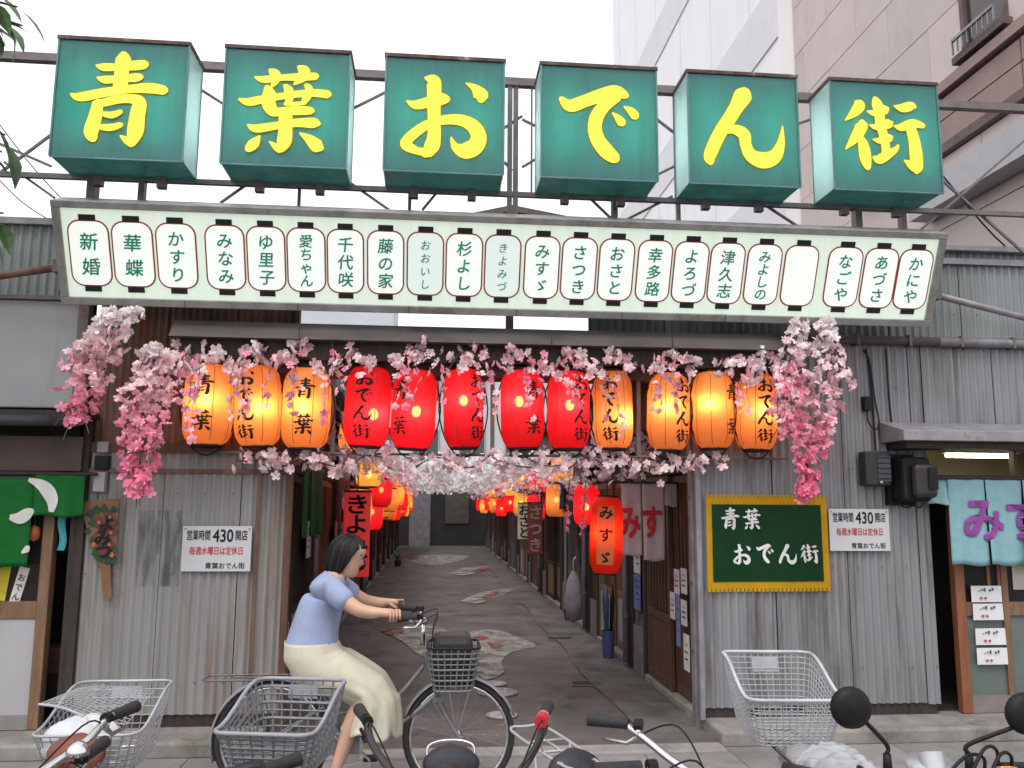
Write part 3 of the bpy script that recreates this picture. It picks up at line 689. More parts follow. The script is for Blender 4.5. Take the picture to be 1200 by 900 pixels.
xp = P(1128, 750, D).x
MB().box(xp - .035, xp + .045, D - .01, D + .06, .1, zt0 - .031).build('door_post', orange_w, rs, True, bevel=.005)
zdr = P(1180, 714, D).z; xq = P(1188, 700, D).x
MB().box(xp + .05, XZ, D + .0, D + .05, zdr - .05, zdr + .055).build('door_rail', tan_w, rs, True, bevel=.005)
MB().box(xp + .05, XZ, D + .0, D + .05, .1, P(1180, 815, D).z).build('bottom_panel', mat('worn_panel', (.2, .17, .16), .7, 0, 5, .2), rs, True)
MB().box(P(1180, 770, D).x, P(1180, 770, D).x + .05, D - .002, D + .052, P(1180, 815, D).z + .001, zt0 - .03).build('stile', tan_w, rs, True)
fg = mat('frosted_glass', (.12, .15, .14), .35, 0, 3, .1)
MB().box(xp + .05, XZ, D + .02, D + .03, P(1180, 815, D).z, zdr - .05).build('frosted_pane', fg, rs, True)
MB().box(xp + .05, XZ, D + .02, D + .03, zdr + .055, zt0 - .03).build('upper_pane', glassy('shop_glass', (.03, .03, .03), .4, .08), rs, True)
for px in (1160, 1172): MB().box(P(px, 690, D).x - .012, P(px, 690, D).x + .012, D + .005, D + .018, zdr + .056, zt0 - .04).build('slat', orange_w, rs, True)
paper = mat('paper', (.66, .65, .67), .7, 0, 6, .05)
for i, (px, py) in enumerate(((1156, 696), (1158, 717), (1161, 746), (1163, 769))):
    c = P(px, py, D - .02)
    t = thing('menu_slip', ['topmost of four white slips on the right shop door', 'second white slip from the top on the right shop door', 'third white slip from the top on the right shop door', 'lowest of four white slips on the right shop door'][i], 'paper', c, group='white slips on the right shop door')
    MB().grid(lambda u, v: V((-.125 + .25 * u, -.006 * math.sin(u * 3 + i) * v, -.062 + .124 * v)), 6, 3).build('paper', paper, t, smooth=True)
    for k in range(6): MB().box(-.07 + k * .022, -.055 + k * .022, -.0095, -.009, .02 + .006 * (k % 2), .026 + .01 * (k % 3)).build('pen_mark', darkm, t)
    for k in range(2): MB().ball((-.05 + k * .035, -.0095, -.03), .012, 8, (1, .08, .8)).build('red_mark', redink if k else orange_w, t)
pc = thing('calligraphy_paper', 'tall cream paper with writing behind the right shop glass', 'paper', P(1194, 665, D + .015))
MB().box(-.06, .06, -.002, .001, -.17, .17).build('sheet', mat('old_paper', (.42, .40, .34), .7), pc)
blue_c = thin('blue_cloth', (.27, .47, .52), .2, ns=14, na=.08)
purple = mat('purple_print', (.24, .06, .27), .7, 0, 8, .15)
bn = thing('noren_curtain', 'pale blue shop curtain with purple lettering on the right shop', 'curtain', P(1160, 560, D - .12))
yN = D - .14
z1n, z0n = P(1150, 561, yN).z, P(1150, 662, yN).z
fns = []; xsl = [P(1112, 600, yN).x, P(1156, 600, yN).x, P(1200, 600, yN).x, P(1245, 600, yN).x, P(1290, 600, yN).x]
for i in range(4): fns.append((xsl[i], xsl[i + 1], cloth(bn, 'curtain_panel', xsl[i] + .004, xsl[i + 1] - .004, z1n, z0n, yN, blue_c, 1.5, .014, .04, i * 1.3)))
MB().tube([(xsl[0] - .2, yN, z1n + .005), (xsl[-1] + .2, yN, z1n + .005)], .013, 8).build('rod', black_w, bn, True)
fs_ = cloth(bn, 'side_tab', P(1088, 580, yN).x, P(1121, 580, yN).x, z1n - .002, P(1100, 591, yN).z, yN + .02, blue_c, 2, .012)
def nfn(a, b, l=0):
    for x0, x1, f in fns:
        if x0 <= a <= x1: return V((a, f(a, b) - .009 - l * .0004, b))
    return V((a, yN - .03, b))
for ch, px in (('み', 1151), ('す', 1201)):
    mb = MB(); put(mb, glyph(ch, .04), nfn, P(px, 607, yN).x, P(px, 609, yN).z, .36, .36); mb.build('letter', purple, bn, True)

# floodlights on the right wall
fb = thing('floodlight', 'squarish dark floodlight on the right wall beside the lit transom', 'floodlight', P(1022, 550, D - .02))
MB().box(-.115, .09, -.12, .0, -.13, .135).build('housing', darkbox, fb, bevel=.015)
MB().box(-.02, .085, -.128, -.121, -.10, .10).build('lens', darkm, fb, bevel=.004)
for k in range(5): MB().box(-.018, .083, -.131, -.1285, -.08 + k * .04, -.074 + k * .04).build('fin', blackm, fb)
MB().ball((.0, -.13, -.105), .012, 8).build('sensor', white_p, fb)
fb2 = thing('floodlight', 'larger black rounded floodlight hanging next to the blue curtain', 'floodlight', P(1063, 562, D - .1))
MB().box(-.1, .13, -.12, .06, -.17, .17).build('housing', blackm, fb2, bevel=.03)
MB().box(-.05, .135, -.2, -.121, -.145, .115).build('hood', darkbox, fb2, bevel=.035)
MB().box(.05, .125, -.212, -.2015, -.08, .09).build('lens', blackm, fb2, bevel=.01)
MB().box(-.13, .1, .061, .12, -.2, .2).build('back_plate', blackm, fb2)
MB().tube(smooth_path([(-.1, -.02, -.17), (-.05, -.03, -.215), (.02, -.04, -.2), (.08, -.02, -.215), (.12, 0, -.17)], 4), .006, 6).build('cable', blackm, fb2)
jb = thing('junction_box', 'small black junction box with a looped cable on the right wall', 'electrical box', P(1014, 474, D - .01))
MB().box(-.03, .03, -.05, .01, -.05, .06).build('box', blackm, jb, bevel=.006)
MB().tube(smooth_path([(0, -.03, -.05), (.0, -.035, -.14), (.05, -.035, -.2), (.09, -.03, -.15), (.07, -.02, .05), (.04, -.02, .35), (.0, -.01, .44)], 6), .006, 6).build('cable', blackm, jb, smooth=True)
for lab, pts in (('thin black cable running down from the gutter to the floodlights, left one', [(1015, 408), (1022, 470), (1026, 528)]), ('thin black cable running down from the gutter to the floodlights, right one', [(1038, 408), (1043, 480), (1050, 528)])):
    t = thing('cable', lab, 'cable', P(*pts[0], D - .03)); MB().tube(smooth_path([P(a, b_, D - .02) for a, b_ in pts], 5), .007, 6).build('wire', blackm, t, True)
# white sign plates, banner, paddle
def plate(px, py, lab):
    c = P(px, py, D - .03); wd, ht = .485, .32
    t = thing('opening_hours_sign', lab, 'sign', c)
    MB().box(-wd / 2, wd / 2, -.006, .006, -ht / 2, ht / 2).build('plate', board_w, t, bevel=.002)
    fn = plane_fn((0, -.006, 0), (1, 0, 0), (0, 0, 1), (0, -1, 0), .0015)
    mb = MB(); htext(mb, '営業時間', fn, -.215, -.045, .095, .078, .014); htext(mb, '430', fn, -.03, .115, .095, .125, .02, wide=2.0); htext(mb, '開店', fn, .125, .215, .095, .078, .014)
    mb.build('hours_lettering', ink, t); mb = MB(); htext(mb, '青葉おでん街', fn, -.075, .205, -.12, .046, .012, ); mb.build('name_lettering', ink, t)
    mb = MB(); htext(mb, '毎週水曜日は定休日', fn, -.19, .19, -.015, .062, .014); mb.build('red_lettering', redink, t)
    for sx in (-1, 1): MB().ball((sx * .225, -.008, .14), .006, 6).build('screw', steel, t)
plate(254, 643, 'white opening hours sign on the left corrugated wall')
plate(1007, 621, 'white opening hours sign beside the green banner')
bnr = thing('banner', 'dark green banner with a yellow edge and white lettering on the right wall', 'banner', P(900, 636, D - .03))
A_, B_, C_, D_ = P(827, 583, D - .03), P(968, 584, D - .03), P(974, 689, D - .03), P(829, 690, D - .03)
def bp(u, v, off=0): return A_.lerp(B_, u).lerp(D_.lerp(C_, u), v) + V((0, -off - .006 * math.sin(u * 9 + v * 2), 0))
MB().grid(lambda u, v: bp(u, v), 20, 14).build('yellow_border', thin('yellow_cloth', (.50, .27, .010), .1, ns=9), bnr, True, smooth=True)
MB().grid(lambda u, v: bp(.045 + .90 * u, .075 + .85 * v, .006), 20, 14).build('green_field', thin('banner_green', (.004, .035, .012), .05, ns=9), bnr, True, smooth=True)
for v0, v1 in ((-.035, .0), (1.0, 1.035)):
    fr = MB()
    for i in range(30):
        u = (i + .5) / 30; fr.add([bp(u - .013, v0, .001), bp(u + .013, v0, .001), bp(u + .013, v1, .001), bp(u - .013, v1, .001)], [(0, 1, 2, 3)])
    fr.build('fringe', MATS['yellow_cloth'], bnr, True)['kind'] = 'stuff'
mb = MB(); fnb = lambda a, b_, l=0: bp(a, b_, .011 + l * .0005)
def bput(ch, u, v, su, sv):
    vs_, fs = brush(ch); mb.add([fnb(u + x * su, v - y * sv, l) for x, y, l in vs_], fs)
mat('white_print', (.62, .62, .6), .6)
for ch, u, v in (('青', .19, .235), ('葉', .37, .235), ('お', .28, .63), ('で', .47, .62), ('ん', .65, .63), ('街', .83, .62)):
    mb = MB(); bput(ch, u, v, .17, .26); mb.build('letter', MATS['white_print'], bnr, True)
pd = thing('wooden_paddle', 'fan-shaped wooden paddle board with painted flowers on the left wall', 'ornament', P(117, 640, D - .05))
def pdl(pts, y, m, nm, th=.015): MB().prism([P(a, b_, y) for a, b_ in pts], (0, th, 0)).build(nm, m, pd, True)
pdl([(94, 588), (139, 584), (137, 650), (129, 661), (131, 700), (121, 702), (117, 662), (110, 655)], D - .05, mat('paddle_wood', (.17, .085, .04), .6, 0, 8, .2), 'board')
def bl(cx, cy, r, k=9): return [(cx + r * (1 + .25 * math.sin(3 * a)) * math.cos(a), cy + r * (1 + .2 * math.cos(5 * a)) * math.sin(a)) for a in [2 * math.pi * i / k for i in range(k)]]
lg, lr, ly = mat('painted_leaf', (.015, .05, .02), .6, 0, 20, .4), mat('painted_flower', (.12, .025, .025), .6, 0, 25, .5), mat('painted_gold', (.34, .15, .03), .6, 0, 25, .3)
for i, (cx, cy, r) in enumerate(((106, 602, 5), (103, 622, 4), (132, 655, 6), (118, 653, 6), (125, 657, 5), (112, 648, 5), (113, 597, 5), (133, 643, 5), (122, 596, 5), (133, 597, 4), (108, 612, 5), (110, 632, 5))): pdl(bl(cx, cy, r), D - .0515 - i * .0004, lg, 'leaf', .0012)
for i, (cx, cy, r) in enumerate(((115, 612, 7), (127, 605, 6), (131, 622, 6), (114, 630, 7), (128, 637, 6), (120, 644, 6), (122, 622, 7), (133, 611, 5), (112, 640, 4), (121, 634, 5))): pdl(bl(cx, cy, r), D - .055 - i * .0004, lr, 'flower', .0012)
for i, (cx, cy, r) in enumerate(((116, 612, 2), (128, 606, 2), (115, 630, 2.5), (130, 624, 2), (128, 638, 2), (110, 638, 3), (131, 650, 3))): pdl(bl(cx, cy, r), D - .058 - i * .0004, ly, 'gold_mark', .0012)
mb = MB()
for ch, px, py in (('よ', 125, 613), ('み', 120, 630), ('つ', 121, 646)): put(mb, glyph(ch, .03), plane_fn(P(px, py, D - .063), (1, 0, -.05), (0, 0, 1), (0, -1, 0), 0), 0, 0, .12)
mb.build('lettering', ink, pd, True)
ms = thing('meter_box', 'small grey switch box high on the left wall edge', 'electrical box', P(119, 565, D - .02))
MB().box(-.04, .04, -.05, .01, -.07, .07).build('box', greypan, ms, bevel=.006)
MB().box(-.05, .05, -.03, .01, .09, .19).build('black_box', blackm, ms, bevel=.006)
MB().box(-.04, .04, -.03, .01, .21, .29).build('upper_box', steel_l, ms, bevel=.006)
# canopy edge over the alley mouth
ca = thing('canopy', 'long dark brown metal canopy edge across the alley mouth', 'canopy', (.4, 6.05, P(560, 400, 6.05).z))
xa, xb = P(197, 385, 6.02).x, P(926, 405, 6.02).x
zA, zB = P(560, 402, 6.02).z, P(560, 380, 6.02).z
f = MB(); f.prism([(xa, 6.02, zA), (xa, 6.14, zB), (xa, 6.5, zB + .02), (xa, 6.5, zA)], (xb - xa, 0, 0)); f.build('edge', gutter, ca, True, bevel=.006)
MB().box(xa + .05, xb - .02, 6.12, 6.5, zA - .13, zA - .002).build('beam', black_w, ca, True)
MB().box(xa + .05, xb - .02, 6.2, 6.45, zA - .22, zA - .131).build('lower_beam', mat('beam_red', (.06, .028, .026), .7), ca, True)
for i in range(1, 5): 
    x = xa + (xb - xa) * i / 5; MB().box(x - .003, x + .003, 6.012, 6.02, zA + .005, zB - .03).build('seam', black_w, ca, True)
# ---------------------------------------------------------------- sign frame and boxes
YF, YB, YT = 5.70, 6.02, 6.08                 # box fronts, box backs, truss plane
fr = thing('sign_truss', 'dark steel lattice frame that carries the green sign boxes', 'frame', (.5, YT, P(600, 260, YT).z))
ztb, zlb = P(600, 97, YT).z, P(600, 228, YT).z
XS, XE = -6.5, 8.5
MB().bar((XS, YT, ztb), (XE, YT, ztb), .06, .06).build('top_beam', steel, fr, True)
MB().bar((XS, YT, zlb), (XE, YT, zlb), .036, .036).build('bottom_beam', steel, fr, True)
znb = P(600, 262, YT).z - .5
for px, w_ in ((107, .085), (165, .06), (480, .035), (597, .05), (604, .05), (720, .06), (795, .04), (1004, .075), (1057, .06), (350, .03)):
    x = P(px, 240, YT).x; top = ztb if px in (597, 604) else zlb
    MB().bar((x, YT + .01, znb), (x, YT + .01, top), w_ * .7, w_).build('post', steel, fr, True)
def gx(px): return P(px, 150, YT).x
for px in (412, 623, 790):
    MB().bar((gx(px), YT, zlb), (gx(px), YT, ztb), .014).build('tie_rod', steel, fr, True)
gaps = [((235, 105), (262, 122)), ((412, 128), (452, 108)), ((591, 150), (612, 136)), ((591, 190), (600, 200)), ((612, 140), (632, 150)), ((612, 196), (632, 184)), ((770, 140), (802, 165)), ((770, 205), (800, 190)), ((936, 145), (950, 140)),
        ((410, 214), (456, 246)), ((515, 222), (495, 246)), ((690, 231), (716, 256)), ((735, 257), (788, 230)), ((890, 236), (936, 266)), ((295, 212), (258, 238)), ((1105, 212), (1206, 302)), ((1076, 272), (1212, 155)), ((-10, 210), (60, 158)), ((5, 190), (64, 232)), ((60, 195), (-20, 160))]
for a_, b_ in gaps: MB().bar(P(*a_, YT + .02), P(*b_, YT + .02), .017).build('brace', steel, fr, True)
# gable ridge behind the board
rg = thing('entrance_gable', 'low brown gable peak showing between the name board and sign boxes', 'roof', (P(600, 250, 6.6).x, 6.6, 3.2))
MB().prism([P(490, 262, 6.7), P(600, 240, 6.7), P(710, 262, 6.7), P(712, 270, 6.7), P(600, 247, 6.7), P(488, 270, 6.7)], (0, .1, 0)).build('ridge_board', mat('faded_brown', (.2, .14, .12), .7), rg, True)
MB().box(P(598, 245, 6.72).x - .03, P(598, 245, 6.72).x + .03, 6.7, 6.76, 2.4, P(600, 243, 6.7).z - .03).build('king_post', steel, rg, True)

acr = thin('green_acrylic', (.095, .20, .235), .5, rough=.22, ns=3, na=.1, tcol=(.025, .55, .45), gloss=.6, streak=.55)
acr_s = thin('pale_green_acrylic', (.60, .73, .72), .4, .45, rough=.3, ns=4, na=.1, gloss=.5)
acr_b = thin('dark_green_acrylic', (.10, .25, .23), .35, .4, rough=.25, ns=4, na=.3, gloss=.5)
yel = emit('yellow_letter', (1, .86, .09), .42, (.72, .62, .03), .7)
edge_y = mat('olive_edge', (.22, .24, .03), .6)
rail_m = mat('rusty_trim', (.09, .06, .055), .7, .1, 14, .5, .2, 90, dirt=[((.33, .27, .22), 14, (1, 1, 1), .6, .7)])
tubeg = emit('sign_tube', (.85, 1, .95), 22.0)
boxes = [('青', 58, 214, 'leftmost green sign box with a yellow character, pale right side showing'), ('葉', 258, 406, 'second green sign box with a yellow character over the left of the name board'), ('お', 449, 590, 'third green sign box, curly yellow character and a single dot'),
         ('で', 634, 771, 'fourth green sign box, yellow hooked character with two small dots'), ('ん', 808, 938, 'fifth green sign box, single sweeping yellow letter without dots'), ('街', 978, 1105, 'rightmost green sign box with pale left side showing')]
zbx0, zbx1 = 3.965, 4.80
for ch, pa, pb_, lab in boxes:
    pyb = 182 + (pa - 58) * .038
    x0, x1 = P(pa, pyb, YF).x, P(pb_, pyb + 4, YF).x; xc = (x0 + x1) / 2; hw = (x1 - x0) / 2
    t = thing('sign_box', lab, 'sign', (xc, YF, zbx0), group='green sign boxes on the truss')
    H = zbx1 - zbx0; dp = YB - YF
    MB().box(-hw, hw, 0, .006, 0, H).build('front_face', acr, t)
    for sx in (-1, 1): MB().box(sx * hw - .003, sx * hw + .003, .0065, dp, 0, H).build('side_face', acr_s, t)
    MB().box(-hw + .004, hw - .004, .0065, dp, -.003, .003).build('bottom_face', acr_b, t)
    MB().box(-hw, hw, dp + .001, dp + .006, 0, H).build('back_face', acr_s, t)
    MB().box(-hw - .012, hw + .012, -.014, dp + .014, H + .001, H + .03).build('top_trim', rail_m, t, bevel=.004)
    tr = MB()
    for sx in (-1, 1):
        for yy in (-.002, dp + .008): tr.box(sx * hw - .006, sx * hw + .006, yy - .007, yy + .004, -.005, H)
    for yy in (-.004, dp + .009): tr.box(-hw, hw, yy - .006, yy + .004, -.016, -.0045)
    tr.build('edge_trim', mat('box_trim_' + 'abcdef'[boxes.index((ch, pa, pb_, lab))], (.10, .21, .21), .5, .2), t)
    for sx in (-1, 1): MB().tube([(sx * hw * .58, dp * .55, H * .16), (sx * hw * .58, dp * .55, H * .84)], .018, 8).build('tube', tubeg, t)
    for sx in (-1, 1): MB().box(sx * hw * .5 - .03, sx * hw * .5 + .03, dp * .8, dp - .01, -.10, -.018).build('foot', steel, t)
    vs_, fs = brush(ch); K = RZ(0); sc = .64 / 640 * 640 * (1.0)
    PXM = YF / FPX / 5.294 * 1.035; cx, cy = BRC[ch]; S_ = 640 * PXM
    ox = (P({'青': 60, '葉': 250, 'お': 440, 'で': 620, 'ん': 790, '街': 945}[ch] + cx / 5.294, {'青': 40, '葉': 50, 'お': 60, 'で': 70, 'ん': 70, '街': 80}[ch] + cy / 5.294, YF) - V((xc, YF, zbx0)))
    mb = MB(); mb.add([V((ox.x + x * S_, -.008 - l * .0004, ox.z + y * S_ + (-x * S_ * -.035))) for x, y, l in vs_], fs); mb.build('lettering', yel, t)
    # thin olive outline behind the strokes
    mb = MB(); 
    BR2 = brush(ch)[0]
    # (outline is the same strokes, slightly wider, one layer behind)
    bk = BR[ch]; BR[ch] = [[(x, y, w + 7) for x, y, w in st] for st in bk]; _gl.pop(ch); v2, f2 = brush(ch); BR[ch] = bk; _gl.pop(ch)
    mb.add([V((ox.x + x * S_, -.0015 - l * .0003, ox.z + y * S_ + (-x * S_ * -.035))) for x, y, l in v2], f2); mb.build('letter_outline', edge_y, t)

# ---------------------------------------------------------------- name board
YBb, TILT = 6.02, R_(25)
c0 = P(583, 361, YBb)
upv = V((0, -math.sin(TILT), math.cos(TILT))); nrm = V((0, -math.cos(TILT), -math.sin(TILT)))
def on_board(px, py):                    # the pixel's ray on the tilted face, in board coordinates
    d = cF + (px - 600) / FPX * cR - (py - 450) / FPX * cU
    k = (c0 - CAM).dot(nrm) / d.dot(nrm); q = CAM + d * k - c0
    return q.x, q.dot(upv)
bw0, bw1 = on_board(68, 240)[0], on_board(1101, 280)[0]; bh = (on_board(68, 240)[1] + on_board(1100, 283)[1]) / 2
bl0, bl1 = on_board(82, 336)[0], on_board(1083, 372)[0]
print('board', bw0, bw1, bl0, bl1, bh)
bx0, bx1 = (bw0 + bl0) / 2, (bw1 + bl1) / 2
KB = Matrix(((1, 0, 0, c0.x), (0, -nrm.y, upv.y, c0.y), (0, -nrm.z, upv.z, c0.z), (0, 0, 0, 1)))
nb = thing('name_board', 'long backlit white board listing shop names in green on small lantern shapes', 'sign', M=KB)
face_m = emit('backlit_white', (.86, 1, .84), .46, (.46, .52, .45), .35)
MB().box(bx0, bx1, 0, .01, 0, bh).build('face', face_m, nb)
fb_ = MB(); e_ = .055
MB().box(bx0 - e_, bx1 + e_, -.02, .2, bh, bh + .05).build('frame_rail', alu, nb, bevel=.005)
MB().box(bx0 - e_, bx1 + e_, -.02, .2, -.055, 0).build('frame_rail', alu, nb, bevel=.005)
for a_, b_ in ((bx0 - e_, bx0), (bx1, bx1 + e_)): MB().box(a_, b_, -.018, .198, .001, bh - .001).build('frame_stile', alu, nb, bevel=.004)
MB().box(bx0, bx1, .14, .19, .001, bh - .001).build('back_sheet', steel_l, nb)
for i in range(1, 8):
    x = bx0 + (bx1 - bx0) * i / 8; MB().box(x - .004, x + .004, -.023, -.0201, -.054, -.002).build('rail_joint', steel, nb)
lan_w = emit('lantern_white', (.95, 1, .94), .50, (.56, .60, .56)); lan_d = emit('lantern_repair', (.84, .98, .92), .42, (.52, .58, .55))
maroon = mat('maroon_line', (.30, .06, .05), .6); tabm = mat('black_tab', (.012, .01, .012), .5)
names = ['新婚', '華蝶', 'かすり', 'みなみ', 'ゆ里子', '愛ちゃん', '千代咲', '藤の家', 'おおいし', '杉よし', 'きよみづ', 'みすゞ', 'さつき', 'おさと', '幸多路', 'よろづ', '津久志', 'みよしの', '', 'なごや', 'あづさ', 'かにや']
lx = [105, 156, 207, 264, 312, 359, 405, 452, 498.5, 544, 589, 635, 678.5, 722, 766.5, 809, 851, 894, 937, 988, 1030, 1070]
hw_px = [25, 25, 24.5, 24, 23.5, 23.5, 22.5, 22.5, 22.5, 22.5, 22, 21.5, 21.5, 21.5, 21, 21, 21, 21, 20.5, 21, 20.5, 20.5]
def rrect(w, h, r, n=5):
    out = []
    for cx, cy, a0 in ((w - r, h - r, 0), (-w + r, h - r, 90), (-w + r, -h + r, 180), (w - r, -h + r, 270)):
        for i in range(n + 1):
            a = R_(a0 + 90 * i / n); out.append((cx + r * math.cos(a), cy + r * math.sin(a)))
    return out
for i, s in enumerate(names):
    cyp = 287 + (lx[i] - 105) * .0395
    u, v = on_board(lx[i], cyp); w_ = abs(on_board(lx[i] + hw_px[i], cyp)[0] - on_board(lx[i] - hw_px[i], cyp)[0]) / 2 - .003
    v = bh * .5; h = bh * .375
    o = thing  # noqa
    loc = T(u, 0, v)
    outer = rrect(w_, h, w_ * .62); innr = rrect(w_ - .011, h - .011, w_ * .62 - .011)
    rp = MB().prism([(x, -.0045, z) for x, z in outer], (0, .003, 0)).build('lantern_shape', maroon, nb); rp.matrix_local = loc
    MB().prism([(x, -.0075, z) for x, z in innr], (0, .0025, 0)).build('panel', lan_d if i in (8, 10) else lan_w, rp)
    for sz in (-1, 1): MB().box(-w_ * .4, w_ * .4, -.008, -.002, sz * (h + .017) - .019, sz * (h + .017) + .019).build('tab', tabm, rp)
    if s:
        mb = MB(); fn = plane_fn((0, -.0078, 0), (1, 0, 0), (0, 0, 1), (0, -1, 0), .0012)
        small = i in (8, 10); n = len(s)
        sz = (.112 if n == 3 else .125 if n == 2 else .096) * (.78 if small else 1)
        yt, yb = (h * .78, -h * .84) if n != 2 else (h * .72, -h * .78)
        vletters(rp, greenink, s, fn, 0.0, yt, yb, sz, 0.018 if not small else .008, slant=.10)

# ---------------------------------------------------------------- lanterns
def paper_mat(name, col, tcol, clear, tr=.58, ccol=None): return thin(name, col, tr, clear, .45, 30, .06, tcol, .3, ccol, bump=.35)
pap_o = paper_mat('orange_paper', (.74, .27, .085), (.95, .35, .11), .03)
pap_r = paper_mat('red_paper', (.58, .010, .022), (.93, .02, .05), .045, ccol=(.95, .42, .2))  # orange see-through tint puts the overexposed bulb glow into the colour
pap_y = paper_mat('amber_paper', (.75, .35, .08), (.95, .5, .13), .04)
def bulb_mat(s, col=(1, .72, .36)): return emit('bulb_%d' % s, col, s)
blb_o, blb_r, blb_s = bulb_mat(46), emit('bulb_red', (1, .55, .26), 66), bulb_mat(34)
def lan_r(k, R_0): return R_0 * (1 - abs(2 * k - 1) ** 6.0 * .36)
def lantern(c, Rr, H, pm, bm, lab, cat='lantern', group=None, text=None, tang=0.0, seams=8, hoop=True, bulb=(0, 0, 0), name='paper_lantern', br=True, tsize=None, nseg=32, rot=0.0, tink=None):
    t = thing(name, lab, cat, group=group, M=T(*c) @ RZ(rot) @ RY(random.uniform(-.045, .045)) @ RX(random.uniform(-.03, .03)))             # origin: centre of the lantern
    prof = [(lan_r(k / 22, Rr) , -H / 2 + H * k / 22) for k in range(23)]
    b_ = MB(); b_.keep = True
    n = nseg
    vs_ = []; 
    for r, z in prof:
        for j in range(n):
            a = 2 * math.pi * j / n; q = r * (1 - (.018 if seams else 0) * abs(math.cos(seams * a / 2)) ** 8)
            vs_.append((q * math.cos(a), q * math.sin(a), z))
    b_.add(vs_, [(i * n + j, i * n + (j + 1) % n, (i + 1) * n + (j + 1) % n, (i + 1) * n + j) for i in range(22) for j in range(n)])
    b_.build('shade', pm, t, smooth=True)
    rc = lan_r(0, Rr)
    for sz in (-1, 1):
        z0 = sz * H / 2
        MB().lathe([(rc * 1.01, z0 - .012), (rc * 1.01, z0 + .014), (rc * .62, z0 + .014), (rc * .62, z0 - .012), (rc * 1.01, z0 - .012)], 20).build('cap', blackm, t, smooth=30)
    if seams:
        for j in range(seams):
            a = 2 * math.pi * (j + .5) / seams
            if math.sin(a) > .35: continue
            MB().tube([((r + .001) * math.cos(a), (r + .001) * math.sin(a), z) for r, z in prof[1:-1]], .0022, 4).build('seam', MATS['seam'], t)
    if hoop:
        hp = [(math.cos(a) * (Rr + .03), 0, math.sin(a) * (H / 2 + .07)) for a in [2 * math.pi * k / 28 for k in range(28)]]
        hp = [(x * (1 - .12 * abs(z) / H), y, z) for x, y, z in hp]
        MB().tube(hp, .006, 6, closed=True).build('wire_hoop', blackm, t, smooth=True)
    MB().tube([(0, 0, H / 2 + .01), (0, 0, H / 2 + .12)], .004, 5).build('cord', blackm, t)
    MB().ball(bulb, Rr * .21, 10, (1, 1, 1.25)).build('bulb', bm, t, smooth=True)
    if text:
        def fn(a, z, l=0):
            k = min(.97, max(.03, z / H + .5)); r = lan_r(k, Rr) + .004 + l * .0004
            an = -math.pi / 2 + tang + a / Rr
            return V((r * math.cos(an), r * math.sin(an), z))
        vletters(t, tink or ink, text, fn, 0, H * .44, -H * .44, tsize or Rr * .92, .03, br)
    return t
mat('seam', (.12, .03, .015), .6)
YLn = 6.22
data = [(245, 475, 58, 'o', '青葉', 0, (.0, 0, .02)), (302, 476, 56, 'o', 'おでん街', -.35, (.03, 0, -.02)), (359, 479, 58, 'o', '青葉', .05, (-.01, 0, .0)), (431, 477, 56, 'r', 'おでん街', -.15, (.05, 0, -.06)),
        (485, 480, 55, 'r', '青葉', -.62, (.02, 0, -.02)), (543, 479, 50, 'r', 'おでん街', .72, (.0, 0, .05)), (612, 480, 54, 'r', '青葉', .42, (-.03, 0, .05)), (666, 481, 53, 'r', 'おでん街', .5, (.0, 0, .03)),
        (718, 481, 50, 'o', 'おでん街', -.35, (.05, 0, -.06)), (783, 483, 53, 'o', 'おでん街', .5, (-.02, 0, .02)), (835, 481, 52, 'o', '青葉', .75, (-.04, 0, .04)), (886, 483, 52, 'o', 'おでん街', .1, (.02, 0, .0))]
ordn = ['first', 'second', 'third', 'fourth', 'fifth', 'sixth', 'seventh', 'eighth', 'ninth', 'tenth', 'eleventh', 'last']
for i, (px, py, w_, kd, tx, ta, bo) in enumerate(data):
    c = P(px, py, YLn); R0 = w_ / 2 * YLn / FPX * .96
    kind = 'orange' if kd == 'o' else 'red'
    lantern(c, R0, .575, pap_o if kd == 'o' else pap_r, blb_o if kd == 'o' else blb_r, 'glowing %s paper lantern, %s from the left in the front row' % (kind, ordn[i]) if i < 11 else 'glowing orange paper lantern, last at the right end of the front row', 'lantern', 'front row of paper lanterns', tx, ta, bulb=(bo[0], -.075, bo[2]))
# rails the lanterns hang on
hr = thing('lantern_rail', 'thin dark rail above the front row of lanterns', 'rail', P(560, 425, YLn))
zr_ = P(560, 424, YLn).z
MB().tube([(P(200, 420, YLn).x, YLn, zr_), (P(930, 430, YLn).x, YLn, zr_)], .009, 6).build('bar', steel, hr, True)
for px in (390, 577, 748): MB().bar((P(px, 430, YLn + .05).x, YLn + .05, zr_ + .14), (P(px, 530, YLn + .05).x, YLn + .05, P(560, 533, YLn).z), .03).build('hanger', steel, hr, True)
lr2 = thing('lower_rail', 'thin dark rail below the front row of lanterns', 'rail', P(560, 534, YLn))
MB().tube([(P(225, 525, YLn).x, YLn + .05, P(560, 533, YLn).z), (P(925, 533, YLn).x, YLn + .05, P(560, 533, YLn).z)], .010, 6).build('bar', steel, lr2, True)

